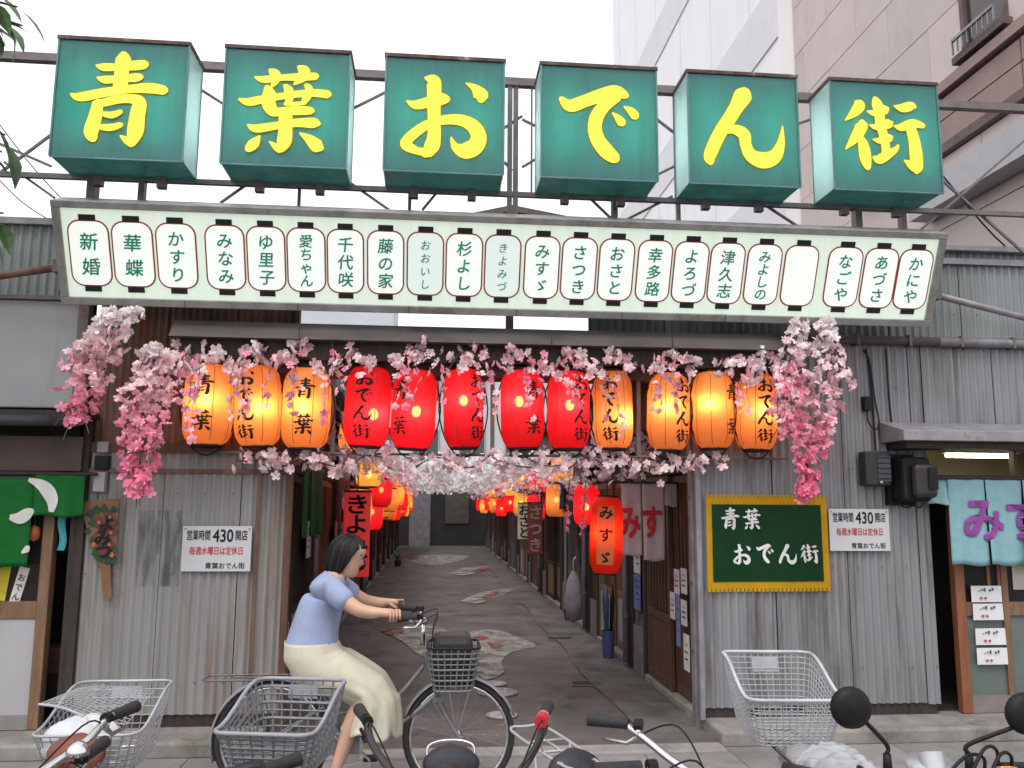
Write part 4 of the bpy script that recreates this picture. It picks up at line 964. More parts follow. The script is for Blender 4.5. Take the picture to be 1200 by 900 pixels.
# ---------------------------------------------------------------- blossoms
PETAL = [(.90, .80, .81), (.90, .66, .70), (.92, .57, .64), (.93, .38, .51), (.92, .26, .41), (.84, .60, .63), (.84, .70, .72), (.88, .87, .88)]
pet = [thin('petal_%d' % i, c, .25, ns=40, na=.10) for i, c in enumerate(PETAL)]
stamen = mat('stamen', (.5, .3, .12), .6)
def blossom_mesh(m, seed, r=.04):
    rnd = random.Random(seed); mb = MB()
    for ring, (rr, lift, off) in enumerate(((r, .35, 0), (r * .68, .75, .6))):
        for k in range(5):
            a = off + k * 2 * math.pi / 5 + rnd.uniform(-.15, .15); rl = rr * rnd.uniform(.85, 1.12); L = lift + rnd.uniform(-.15, .15)
            def q(s_, w_, z_):
                x, y = s_ * math.cos(a) - w_ * math.sin(a), s_ * math.sin(a) + w_ * math.cos(a); return V((x, y, z_))
            z1 = L * rl
            mb.add([q(.002, 0, 0), q(rl * .5, rl * .30, z1 * .42), q(rl * .95, rl * .34, z1 * .8), q(rl * 1.02, 0, z1 * .88), q(rl * .95, -rl * .34, z1 * .8), q(rl * .5, -rl * .30, z1 * .42), q(rl * .5, 0, z1 * .28)],
                   [(0, 6, 1), (1, 6, 3, 2), (0, 5, 6), (5, 4, 3, 6)], 0)
    mb.add([(r * .1, 0, .004), (-r * .06, r * .09, .004), (-r * .06, -r * .09, .004), (0, 0, r * .4)], [(0, 1, 3), (1, 2, 3), (2, 0, 3)], 1)
    mb.keep = True
    return mb.mesh('blossom', [m, stamen])
BLM = [[blossom_mesh(pet[i], 10 * i + j) for j in range(2)] for i in range(8)]
def rnd_rot(down=.0):
    a, b_ = random.uniform(0, 6.28), math.acos(random.uniform(-.5, 1))
    return (RZ(a) @ RX(math.pi / 2 + random.uniform(-.9, .9)) @ RZ(random.uniform(0, 6.28))) if random.random() < .75 else Euler((random.uniform(-3, 3), random.uniform(-3, 3), 0)).to_matrix().to_4x4()
stemm = mat('stem_green', (.05, .09, .03), .7); stemb = mat('stem_brown', (.06, .04, .03), .7)
leafy = mat('fabric_leaf', (.05, .10, .03), .6)
def bunch(lab, path, prof, n, Y, cols):
    """hanging flower bunch: path of pixels, radius (px) along it"""
    pts = smooth_path([P(a, b_, Y) for a, b_ in path], 8); base = pts[0]
    t = thing('flower_bunch', lab, 'flowers', base, group='hanging pink flower bunches')
    MB().tube(pts, .006, 5).build('stem', stemb, t, True)
    for k in range(n):
        s = (k + random.random()) / n; p = pts[min(len(pts) - 1, int(s * len(pts)))]
        i_ = s * (len(prof) - 1); a_ = int(min(i_, len(prof) - 2)); rp = prof[a_] + (prof[a_ + 1] - prof[a_]) * (i_ - a_)
        rad = rp * Y / FPX; an = random.uniform(0, 6.28); rr = rad * .92 * random.random() ** .62
        off = V((math.cos(an) * rr, math.sin(an) * rr * .55, random.uniform(-.03, .03)))
        ci = s * (len(cols) - 1) + random.uniform(-.5, .5); ci = cols[max(0, min(len(cols) - 1, int(round(ci))))]
        inst('blossom', random.choice(BLM[ci]), t, T(*(p + off - base)) @ rnd_rot() @ Matrix.Scale(random.uniform(.72, 1.08), 4))
    for k in range(14):
        s = random.random(); p = pts[int(s * (len(pts) - 1))]; rad = prof[int(s * (len(prof) - 1))] * Y / FPX
        q = p + V((random.uniform(-1, 1) * rad, random.uniform(-.5, .5) * rad, -.12 - .05 * random.random()))
        MB().tube([p, (p + q) / 2 + V((0, 0, .04)), q], .003, 4).build('twig', stemm, t, True)
bunch('long pink flower bunch hanging farthest left, white at its top', [(146, 364), (118, 405), (100, 440), (90, 492)], [22, 34, 36, 30, 14], 270, 5.95, [0, 0, 1, 2, 2, 3, 3])
bunch('long pink flower bunch hanging beside the first lantern on the left', [(180, 410), (172, 455), (166, 510), (163, 575)], [14, 28, 34, 32, 26, 10], 295, 5.98, [0, 1, 1, 2, 3, 3, 4, 3])
bunch('shorter pink flower bunch hanging beside the last lantern on the right', [(937, 380), (928, 420), (922, 460), (928, 510)], [12, 18, 26, 28, 10], 170, 6.0, [0, 0, 1, 3, 3, 3])
bunch('fullest pink flower bunch hanging at the right wall above the green banner', [(966, 378), (970, 430), (955, 490), (948, 530), (943, 582)], [8, 22, 42, 38, 24, 22, 8], 299, 5.95, [0, 0, 1, 2, 3, 3, 4, 4])
def cluster(lab, pts, Y, n, cols, rad=.06, group='cherry blossom garlands', hang=0, name='blossom_garland', zr=1.0, scale=(.7, 1.05)):
    pts = smooth_path([P(a, b_, Y) for a, b_ in pts], 6) if not isinstance(pts[0], Vector) else smooth_path(pts, 6)
    t = thing(name, lab, 'garland', pts[0], group=group)
    MB().tube(pts, .005, 5).build('stem', stemb, t, True)
    for k in range(n):
        p = random.choice(pts) + V((random.gauss(0, rad), random.gauss(0, rad * .6), random.gauss(0, rad * .8 * zr)))
        inst('blossom', random.choice(BLM[random.choice(cols)]), t, T(*(p - pts[0])) @ rnd_rot() @ Matrix.Scale(random.uniform(*scale), 4))
    for h in range(hang):
        p = random.choice(pts) + V((random.uniform(-.12, .12), -.22 - random.random() * .04, 0)); ln_ = random.uniform(.28, .5); q = []
        m_ = int(ln_ / .06)
        for j in range(m_):
            z = p.z - ln_ * (j + 1) / m_; x = p.x + random.gauss(0, .015)
            inst('blossom', random.choice(BLM[random.choice((1, 2, 3, 3))]), t, T(*(V((x, p.y + random.gauss(0, .012), z)) - pts[0])) @ rnd_rot() @ Matrix.Scale(random.uniform(.6, .95), 4)); q.append(V((x, p.y, z)))
        MB().tube([p] + q, .002, 4).build('hanging_string', stemb, t, True)
    return t
# garland above the lanterns: one swag per lantern
tops = [(215, 415), (250, 420), (300, 415), (350, 412), (415, 412), (490, 412), (548, 415), (612, 415), (672, 418), (722, 420), (790, 418), (862, 422), (905, 425)]
for i, (px, py) in enumerate(tops):
    pos = ['above the first orange lantern at far left', 'between the first and second orange lanterns', 'above the second orange lantern', 'above the third orange lantern', 'above the first red lantern', 'above the second red lantern', 'above the middle red lantern', 'above the fourth red lantern', 'above the last red lantern', 'above the orange lantern right of the reds', 'above the tenth lantern', 'above the eleventh lantern', 'above the last lantern at right'][i]
    cluster('pale pink blossom spray ' + pos, [(px - 22, py + 18), (px - 8, py - 2), (px + 6, py), (px + 24, py + 16)], 6.07, 22, [0, 1, 1, 5, 6], .046, 'blossom sprays above the lanterns', 3 if i not in (1,) else 2, scale=(.85, 1.2))
low = [(300, 540), (340, 545), (385, 548), (430, 540), (470, 540), (510, 545), (550, 545), (600, 548), (640, 545), (690, 548), (735, 545), (775, 548), (815, 545)]
lw_ = ['under the second lantern, leftmost of the lower ones', 'under the third lantern', 'under the gap left of the red lanterns', 'under the first red lantern', 'under the second red lantern', 'under the gap before the middle red lantern', 'under the middle red lantern', 'under the fourth red lantern', 'under the last red lantern', 'under the ninth lantern above the hanging red lantern', 'under the gap after the ninth lantern', 'under the tenth lantern', 'under the eleventh lantern, rightmost of the lower ones']
for i, (px, py) in enumerate(low):
    cluster('pale pink blossom garland ' + lw_[i], [(px - 24, py + random.randint(-12, 8)), (px, py + random.randint(-12, 12)), (px + 24, py + random.randint(-12, 8))], 6.19, 19, [5, 1, 6, 1, 0], .045, 'blossom garlands on the lower rail', 0, scale=(.75, 1.05))
# ---------------------------------------------------------------- the two rows of shops
LS = 2.4
glass_d = glassy('dark_shop_glass', (.035, .03, .03), .15, .1)
red_w = mat('red_brown_timber', (.10, .028, .02), .6, 0, 6, .3, .2, 60, (4, 4, .5))
grey_w = mat('grey_timber', (.13, .125, .13), .7, 0, 6, .25, .2, 60, (4, 4, .5), [(grime, 4, (1, 1, .5), .5, .75)])
roofm = mat('roof_sheet', (.10, .10, .105), .6, .2, 4, .25, .1, 60, dirt=[(rust, 4, (1, 1, 1), .58, .75)])
tiles = mat('base_tiles', (.17, .155, .15), .6, 0, 8, .25)
def shop(K, lab, wallm, doorm, lowm, gap_first=False):
    t = thing('alley_shop', lab, 'shop', M=K, group='small shops along the alley')
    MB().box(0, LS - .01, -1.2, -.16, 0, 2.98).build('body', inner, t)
    MB().box(0, LS - .01, -.158, -.06, 2.02, 2.98).build('upper_wall', wallm, t)
    for x in (0, 1.72, LS - .13): MB().box(x, x + .11, -.157, .0, 0, 2.5).build('post', black_w, t, bevel=.004)
    MB().box(.112, 1.718, -.14, -.02, 1.93, 2.015).build('lintel', black_w, t)
    for i in range(2):
        x0 = .115 + i * .8; yy = -.10 + .045 * i
        d = MB(); d.box(x0, x0 + .05, yy, yy + .04, .06, 1.92); d.box(x0 + .75, x0 + .8, yy, yy + .04, .06, 1.92); d.box(x0 + .051, x0 + .749, yy, yy + .04, 1.85, 1.92); d.box(x0 + .051, x0 + .749, yy, yy + .04, .06, .14); d.box(x0 + .051, x0 + .749, yy, yy + .04, .62, .69)
        dd = d.build('door', doorm, t, bevel=.003)
        for k in range(7):
            xs_ = x0 + .06 + k * .105; MB().box(xs_, xs_ + .028, yy + .004, yy + .034, .691, 1.849).build('slat', doorm, dd)
        MB().box(x0 + .051, x0 + .749, yy + .01, yy + .018, .691, 1.849).build('glass', glass_d, dd)
        MB().box(x0 + .051, x0 + .749, yy + .006, yy + .03, .141, .619).build('lower_panel', lowm, dd)
    MB().box(1.832, LS - .132, -.12, -.03, .45, 2.015).build('side_wall', wallm, t)
    MB().box(1.832, LS - .132, -.12, -.005, 0, .448).build('tiled_base', tiles, t)
    MB().box(.112, 1.718, -.15, .02, 0, .055).build('sill', concrete, t, bevel=.006)
    e = MB(); e.prism([(-.02, -.1, 2.62), (-.02, .46, 2.40), (-.02, .46, 2.425), (-.02, -.1, 2.65)], (LS + .02, 0, 0)); e.build('eave', roofm, t)
    for k in range(5): MB().bar((.1 + k * .53, -.1, 2.585), (.1 + k * .53, .42, 2.385), .04).build('rafter', black_w, t)
    r = MB(); r.prism([(-.02, .12, 2.985), (-.02, -1.9, 3.6), (-.02, -1.9, 3.63), (-.02, .12, 3.02)], (LS + .02, 0, 0)); r.build('roof', roofm, t)
    return t
NR = 11
wl = [grey_w, black_w, galv_l, red_w]; dl = [brown_w, tan_w, grey_w, black_w, orange_w]; ll = [brown_w, greypan, grey_w, tan_w]
near = ['nearest', 'second', 'third', 'fourth', 'fifth', 'sixth', 'seventh', 'eighth', 'ninth', 'tenth', 'farthest']
for side in (1, -1):
    protos = []
    for i in range(NR):
        y0 = 6.56 + i * LS
        K = (T(XR, y0, 0) @ RZ(math.pi / 2)) if side > 0 else (T(XL, y0 + LS, 0) @ RZ(-math.pi / 2))
        lab = 'narrow timber shop front, %s on the %s side of the alley' % (near[i], 'right' if side > 0 else 'left')
        if i < 4: protos.append(shop(K, lab, (wl if side > 0 else [red_w, black_w, grey_w, galv_l])[i % 4], dl[(i + (0 if side > 0 else 3)) % 5], ll[(i + (side < 0)) % 4]))
        else:
            c = copy_tree(protos[i % 4], None, K); c['label'] = lab
# grey timber post and metal sheet at the right corner of the alley mouth
cp = thing('corner_post', 'grey post at the right corner of the alley mouth', 'post', (XR - .03, D + .1, 0))
MB().box(XR - .085, XR + .02, D + .06, D + .15, 0, 2.62).build('post', steel_l, cp, True, bevel=.006)
for z in (.55, 1.05, 1.7): MB().box(XR - .09, XR - .0851, D + .065, D + .145, z, z + .03).build('band', steel, cp, True)
# papers on the nearest right door
for i, (yy, z, hgt, wd, c, lab) in enumerate(((6.85, 1.05, .2, .16, (.6, .59, .6), 'white paper high on the nearest right door, close to the corner'), (7.05, 1.03, .2, .15, (.58, .57, .58), 'white paper high on the nearest right door, farther from the corner'), (6.86, .80, .2, .16, (.56, .55, .56), 'white paper in the middle of the nearest right door'),
        (7.18, .82, .22, .14, (.55, .55, .57), 'white paper low at the far edge of the nearest right door'), (7.02, .72, .42, .1, (.16, .2, .42), 'blue patterned poster strip on the nearest right door'), (6.80, .50, .28, .15, (.57, .56, .57), 'lowest white paper on the nearest right door'))):
    t = thing('door_paper', lab, 'paper', (XR - .0 - .03, yy, z), group='papers on the nearest right door')
    MB().box(-.012 - .001 * i, -.008 - .001 * i, -wd / 2, wd / 2, -hgt / 2, hgt / 2).build('sheet', mat('door_paper_%d' % i, c, .7, 0, 9, .15), t)
    for k in range(3): MB().box(-.0145 - .001 * i, -.0128 - .001 * i, -wd * .3, wd * .25, hgt * (.2 - .2 * k), hgt * (.2 - .2 * k) + .012).build('mark', darkm if c[2] > c[0] + .1 or k else MATS['grey_panel'], t)
def side_cloth(lab, side, x, y0, y1, z1, z0, m, text=None, tm=None, group=None, slits=2, size=.3):
    t = thing('noren_curtain', lab, 'curtain', (x, (y0 + y1) / 2, z0), group=group)
    n = slits; step = (y1 - y0) / n
    for i in range(n):
        a, b_ = y0 + i * step + .006, y0 + (i + 1) * step - .006
        o = MB().grid(lambda u, v: V((x + .018 * math.sin(u * 6 + i) * (.3 + v), a + (b_ - a) * u, z1 + (z0 - z1) * v + .01 * math.sin(u * 5))), 12, 10).build('curtain_panel', m, t, True, smooth=True)
        s_ = o.modifiers.new('thickness', 'SOLIDIFY'); s_.thickness = .003
    MB().tube([(x, y0 - .06, z1), (x, y1 + .06, z1)], .011, 6).build('rod', black_w, t, True)
    if text:
        sg = -1 if side > 0 else 1
        for sg2 in (sg,):
            mb = MB(); step = (y1 - y0) / len(text)
            # read from inside the alley facing the shop
            for i, ch in enumerate(text):
                yc = (y1 - step * (i + .5)) if side > 0 else (y0 + step * (i + .5))
                fn = lambda a, b_, l=0: V((x + sg * (.035 + .0004 * l), yc + (-a if side > 0 else a), (z1 + z0) / 2 + b_))
                put(mb, glyph(ch, .035), fn, 0, 0, size)
            mb.build('lettering', tm, t, True)
    return t
white_c = thin('white_cloth', (.62, .61, .62), .25, ns=14, na=.06); red_pr = mat('red_print', (.5, .03, .05), .7)
# right: white curtain with red letters hangs square to the shop front
WN = thing('noren_curtain', 'white curtain with red letters beside the hanging red lantern', 'curtain', P(755, 570, 7.15))
yW = 7.3
xw0, xw1, xw2 = P(729, 600, yW).x, P(752, 600, yW).x, P(779, 600, yW).x; zw1 = P(750, 566, yW).z
fA = cloth(WN, 'curtain_panel', xw0, xw1 - .006, zw1, P(740, 651, yW).z, yW, white_c, 1.2, .012, nu=10); fB = cloth(WN, 'curtain_panel', xw1 + .006, xw2, zw1, P(770, 657, yW).z, yW, white_c, 1.2, .012, ph=1, nu=10)
cloth(WN, 'side_tab', xw2 - .01, xw2 + .12, zw1 - .003, zw1 - .2, yW + .02, white_c, 1, .008, nu=8)
MB().tube([(xw0 - .05, yW, zw1 + .004), (xw2 + .14, yW, zw1 + .004)], .011, 6).build('rod', black_w, WN, True)
for ch, px in (('み', 738), ('す', 764)):
    mb = MB(); put(mb, glyph(ch, .04), plane_fn(P(px, 612, yW - .03), (1, 0, 0), (0, 0, 1), (0, -1, 0), .001), 0, 0, .2, .3); mb.build('letter', red_pr, WN, True)
# hanging cylinder lantern with a tan label
hl = lantern(P(710.5, 627, 7.0), .135, .62, paper_mat('hanging_red_paper', (.45, .02, .012), (.85, .035, .015), .02), emit('bulb_hang', (1, .62, .28), 60), 'tall red hanging lantern with a tan name label at the right shop', 'lantern', text='みすゞ', tang=-.25, seams=0, hoop=False, bulb=(-.035, -.06, .02), br=False, tsize=.12)
mb = MB()
def hlf(a, z, l=0):
    k = z / .62 + .5; r = lan_r(k, .135) + .0022; an = -math.pi / 2 - .25 + a / .135; return V((r * math.cos(an), r * math.sin(an), z))
mb.grid(lambda u, v: hlf(-.072 + .144 * u, -.235 + .47 * v), 10, 12); mb.keep = True
mb.build('label', thin('tan_label', (.55, .35, .13), .5, .1, tcol=(.95, .62, .2)), hl, smooth=True)
# lanterns along both sides
alab = []
def alley_lantern(side, i, x, y, z, R0, H, pm, bm, tx=None, shape='round'):
    nm = {'red': 'red', 'orange': 'orange', 'amber': 'amber'}[pm[0]]
    lab = 'glowing %s lantern hanging at the %s shop on the %s side of the alley' % (nm, near[i], 'right' if side > 0 else 'left')
    if lab in alab: lab = lab.replace('glowing', 'higher').replace('hanging ', '').replace(' side of the alley', ' side')
    if lab in alab: lab = lab.replace('higher', 'middle')
    alab.append(lab)
    return lantern((x, y, z), R0, H, pm[1], bm, lab, group='lanterns along the alley', text=tx, seams=0, hoop=False, br=True, nseg=20, bulb=(0, 0, random.uniform(-.04, .04)), tsize=R0 * 1.1, tang=.3 if side < 0 else -.3)
pr, po, pa_ = ('red', pap_r), ('orange', pap_o), ('amber', pap_y)
for i in range(NR):
    y = 6.56 + i * LS
    if i > 0:
        alley_lantern(1, i, XR - .32, y + .7, 1.60 + .06 * (i % 3), .15, .46, (pr, pr, po, pr, pa_)[i % 5], blb_r if i % 5 in (0, 1, 3) else blb_s)
        if i < 8: alley_lantern(1, i, XR - .45, y + 1.7, 2.0 + .1 * (i % 2), .14, .32, (po, pa_, pr)[i % 3], blb_s)
        alley_lantern(-1, i, XL + .36, y + 1.3, 1.66 - .07 * (i % 3), .16, .48, (pr, po, pr, pa_, po)[i % 5], blb_r if i % 5 in (0, 2) else blb_s)
    if i < 9: alley_lantern(-1, i, XL + .50, y + 1.0 + (.5 if i == 0 else 0), 2.02 if i else 2.3, .15, .34, (po, pa_, pr)[i % 3], blb_s)
    if 0 < i < 7: alley_lantern(-1, i, XL + .58, y + 2.1, 1.72 + .08 * (i % 2), .14, .34, (pa_, pr, po)[i % 3], blb_s)
# tall red board sign near the left, and dark sign boards on the right
def board_sign(lab, x, y, z0, z1, w_, m, text, tm, rim=None):
    t = thing('hanging_sign', lab, 'sign', (x, y, z0))
    MB().box(-w_ / 2, w_ / 2, -.03, .03, 0, z1 - z0).build('board', m, t, bevel=.01)
    MB().box(-w_ / 2 - .01, w_ / 2 + .01, -.035, .035, z1 - z0 + .001, z1 - z0 + .02).build('cap', black_w, t)
    mb = MB(); vtext(mb, text, plane_fn((0, -.031, 0), (1, 0, 0), (0, 0, 1), (0, -1, 0), .002), 0, (z1 - z0) * .97, (z1 - z0) * .03, w_ * .95, .03, br=False); mb.build('lettering', tm, t)
    MB().bar((0, 0, z1 - z0), (0, 0, z1 - z0 + .3), .012).build('hanger', steel, t)
    return t
redb = emit('lit_red_board', (1, .03, .03), .22, (.5, .02, .02))
board_sign('red lit sign board with black writing near the green curtain on the left', P(418, 620, 8.6).x, 8.6, P(418, 676, 8.6).z, P(418, 577, 8.6).z, .26, redb, 'きよみづ', ink)
board_sign('dark red sign board with pale writing hanging on the right row', P(627, 622, 11.2).x, 11.2, P(627, 650, 11.2).z, P(627, 590, 11.2).z, .2, mat('dark_red_board', (.10, .02, .02), .6), 'さつき', mat('faded_letter', (.2, .15, .14), .7))
board_sign('cream sign board with dark writing farther along the right row', P(614, 610, 13.6).x, 13.6, P(614, 632, 13.6).z, P(614, 590, 13.6).z, .2, mat('cream_board', (.4, .36, .28), .6), 'おさと', ink)
side_cloth('green curtain with pale grass strokes on the nearest left shop', -1, XL + .22, 6.85, 7.95, 1.98, 1.38, thin('dark_green_cloth', (.01, .10, .03), .15, ns=10), None, None, slits=3)
side_cloth('navy curtain with white letters along the right row', 1, XR - .28, 11.6, 12.6, 2.05, 1.6, mat('navy_cloth', (.03, .04, .10), .8), 'なごや', wm, slits=3, size=.26)
side_cloth('dark red curtain along the left row beyond the sign board', -1, XL + .22, 9.4, 10.5, 1.95, 1.45, mat('wine_cloth', (.16, .02, .025), .8), 'みなみ', wm, slits=3, size=.26)
side_cloth('white curtain with green letters farther along the right row', 1, XR - .28, 14.2, 15.2, 2.0, 1.6, white_c, 'おおいし', greenink, slits=4, size=.2)
# clutter along the right wall
ub_ = thing('umbrella_stand', 'blue bucket of umbrellas standing by the nearest right shops', 'umbrella stand', G(713, 772))
MB().lathe([(.06, 0), (.075, .30), (.068, .30), (.055, .01)], 14).build('bucket', mat('blue_plastic', (.05, .07, .16), .5), ub_, smooth=30)
for k in range(3): 
    a = k * 2.1; MB().tube([(.02 * math.cos(a), .02 * math.sin(a), .02), (.05 * math.cos(a), .05 * math.sin(a), .62), (.055 * math.cos(a), .055 * math.sin(a), .8)], [.012, .028, .006], 8).build('umbrella', [blackm, darkm, MATS['blue_plastic']][k], ub_, smooth=True)
def potplant(lab, c, h, seed):
    rnd = random.Random(seed); t = thing('potted_plant', lab, 'plant', c)
    MB().lathe([(.07, 0), (.10, .16), (.09, .16), (.085, .13), (1e-6, .13)], 14).build('pot', mat('pot_%d' % seed, (.04, .03, .03), .7), t, smooth=30)
    lm = mat('pot_leaf_%d' % seed, (.05, .11, .03), .5, 0, 20, .4)
    for k in range(22):
        a = rnd.uniform(0, 6.28); l = rnd.uniform(.5, 1) * h; q = V((math.cos(a), math.sin(a), 0)); b0 = V((0, 0, .13)); pp = [b0 + q * l * s_ * .6 + V((0, 0, l * (s_ * 1.1 - s_ * s_ * .7))) for s_ in (0, .35, .7, 1)]
        sd_ = V((-math.sin(a), math.cos(a), 0)) * .014; vs_ = []
        for j, p in enumerate(pp): w2 = (0.5, 1, .9, .1)[j]; vs_ += [p - sd_ * w2, p + sd_ * w2]
        MB().add(vs_, [(0, 1, 3, 2), (2, 3, 5, 4), (4, 5, 7, 6)]).build('leaf', lm, t)
potplant('small green pot plant at the foot of the right row', G(668, 728), .32, 3)
potplant('dark leafy pot plant at the foot of the left row', G(466, 664), .5, 5)
sc_ = thing('bicycle_cover', 'grey cloth sack hanging on a hook on the right row', 'bag', P(672, 690, 9.2))
MB().lathe([(1e-6, -.34), (.085, -.32), (.10, -.12), (.075, .06), (.055, .12), (.02, .18), (1e-6, .2)], 14, M=Matrix.Diagonal((1, .6, 1, 1))).build('sack', mat('grey_cloth', (.2, .2, .22), .8, 0, 9, .2, .3, 30), sc_, smooth=True)
MB().tube([(0, 0, .2), (0, 0, .3), (.03, 0, .34)], .008, 6).build('hook', silver, sc_)
# small things along the walls
for k, (side, y, z, c, lab) in enumerate(((1, 8.55, 1.15, (.55, .54, .55), 'white notice on the post beyond the red lantern'), (1, 8.56, .8, (.12, .16, .35), 'blue notice below a white one beyond the red lantern'), (1, 10.95, 1.2, (.5, .48, .42), 'cream notice on the right row near the dark red sign'), (-1, 8.75, 1.3, (.5, .5, .5), 'white notice on the left row behind the cyclist'), (-1, 11.2, 1.25, (.45, .12, .1), 'red notice on the left row'))):
    x = XR - .012 if side > 0 else XL + .012
    t = thing('wall_notice', lab, 'paper', (x, y, z)); MB().box(-.004, .004, -.13, .13, -.18, .18).build('sheet', mat('notice_%d' % k, c, .7, 0, 9, .15), t)
    for j in range(4): MB().box(-.0065 if side > 0 else .0045, -.0045 if side > 0 else .0065, -.09, .07 - .02 * j, .10 - j * .06, .115 - j * .06).build('mark', darkm, t)
for k, (side, y) in enumerate(((1, 8.93), (-1, 9.0), (1, 11.33), (-1, 11.4), (1, 16.1))):
    x = XR - .05 if side > 0 else XL + .05
    t = thing('downpipe', 'grey downpipe on the %s row, %s from the street' % ('right' if side > 0 else 'left', ['first', 'first', 'second', 'second', 'third'][k]), 'pipe', (x, y, 0))
    MB().tube([(0, 0, .05), (0, 0, 2.5)], .032, 10).build('pipe', steel_l, t, smooth=True)
    for z in (.5, 1.3, 2.1): MB().lathe([(.034, z), (.042, z), (.042, z + .03), (.034, z + .03)], 10).build('clip', steel, t)
lb = thing('light_box', 'warm lit lamp box high on the right row far down the alley', 'lamp', P(613, 557, 20))
MB().box(-.25, .25, -.06, .06, -.12, .12).build('glow_panel', emit('warm_panel', (1, .8, .45), 2.2), lb); MB().box(-.28, .28, -.058, .1, .121, .16).build('cap', steel, lb)
# blossom drapes down the alley: thousands of small flowers, one mass on each eave
def drape(lab, boxes_, n, cols, sc=1.0):
    mb = MB(); mb.keep = True
    src = [[(tuple(v.co), ) for v in BLM[c][0].vertices] for c in cols]
    ms_ = [pet[c] for c in cols]
    for k in range(n):
        ci = random.randrange(len(cols)); me = BLM[cols[ci]][0]
        x0, x1, y0, y1, z0, z1 = random.choice(boxes_)
        K = T(random.uniform(x0, x1), random.uniform(y0, y1), z0 + (z1 - z0) * random.random() ** .8) @ rnd_rot() @ Matrix.Scale(sc * random.uniform(.8, 1.3), 4)
        o_ = [K @ v.co for v in me.vertices][:35]
        mb.add(o_, [tuple(p.vertices) for p in me.polygons if max(p.vertices) < 35], ci)
    o = mb.build('blossom_drape', ms_); tag(o, lab, 'blossoms', 'blossom drapes down the alley', 'stuff'); return o
bxl, bxr, bxc = [], [], []
for i in range(NR):
    y = 6.56 + i * LS
    for s_ in (0.2, .9, 1.6):
        bxl.append((XL + .15, XL + .75, y + s_, y + s_ + .5, 1.9, 2.4)); bxr.append((XR - .75, XR - .15, y + s_, y + s_ + .5, 1.85, 2.4))
for i in range(12):
    y = 12 + i * 1.7; bxc.append((XL + .85, XR - .35, y + 3, y + 3.4, 1.98 + .008 * i, 2.55 + .05 * i))
drape('pink blossom mass draped along the left row of eaves', bxl, 1700, [5, 2, 6, 3], .85)
drape('pink blossom mass draped along the right row of eaves', bxr, 1500, [5, 1, 6, 2], .9)
drape('white blossom strands strung across the alley farther in', bxc, 3600, [7, 7, 6, 7], 1.1)
# hanging chains of pink flowers by the red lantern
for k, (px, p0, p1) in enumerate(((668, 575, 620), (687, 575, 625))):
    t = thing('flower_string', ['string of pink flowers hanging left of the tall red lantern, farther one', 'string of pink flowers hanging left of the tall red lantern, nearer one'][k], 'garland', P(px, p0, 7.2), group='flower strings by the red lantern')
    MB().tube([P(px, p0 - 15, 7.2), P(px - 6, p1, 7.2)], .003, 4).build('cord', stemb, t, True)
    for j in range(6):
        q = P(px - j, p0 + (p1 - p0) * j / 5, 7.2); inst('blossom', BLM[3][j % 2], t, T(*(q - P(px, p0, 7.2))) @ rnd_rot() @ Matrix.Scale(.9, 4))
# ---------------------------------------------------------------- bicycles
tyre_m = mat('tyre', (.025, .025, .026), .8, 0, 40, .2)
saddle_k = mat('black_saddle', (.02, .021, .028), .38, 0, 12, .25)
WR = .325
def wheel(t, x, nm='wheel'):
    w_ = MB().tube([(x + (WR - .018) * math.cos(a), 0, WR + (WR - .018) * math.sin(a)) for a in [2 * math.pi * k / 36 for k in range(36)]], .018, 8, closed=True).build(nm, tyre_m, t, smooth=True)
    MB().tube([(x + (WR - .042) * math.cos(a), 0, WR + (WR - .042) * math.sin(a)) for a in [2 * math.pi * k / 36 for k in range(36)]], .011, 6, closed=True).build('rim', chrome, w_, smooth=True)
    s_ = MB()
    for k in range(28):
        a = 2 * math.pi * k / 28; sd_ = .025 if k % 2 else -.025
        s_.tube([(x + .02 * math.cos(a + .9), sd_, WR + .02 * math.sin(a + .9)), (x + (WR - .045) * math.cos(a), 0, WR + (WR - .045) * math.sin(a))], .0012, 3)
    s_.build('spokes', chrome, w_)['kind'] = 'stuff'
    MB().tube([(x, -.045, WR), (x, .045, WR)], .02, 10).build('hub', chrome, w_, smooth=30)
    return w_
def fender(t, x, a0, a1, m):
    n = 16; mb = MB(); vs_ = []
    for k in range(n + 1):
        a = R_(a0 + (a1 - a0) * k / n)
        for y, dr in ((-.028, -.012), (-.015, 0), (.015, 0), (.028, -.012)): vs_.append((x + (WR + .018 + dr) * math.cos(a), y, WR + (WR + .018 + dr) * math.sin(a)))
    mb.add(vs_, [(k * 4 + j, k * 4 + j + 1, k * 4 + j + 5, k * 4 + j + 4) for k in range(n) for j in range(3)]); o = mb.build('mudguard', m, t, smooth=True)
    o.modifiers.new('thickness', 'SOLIDIFY').thickness = .002
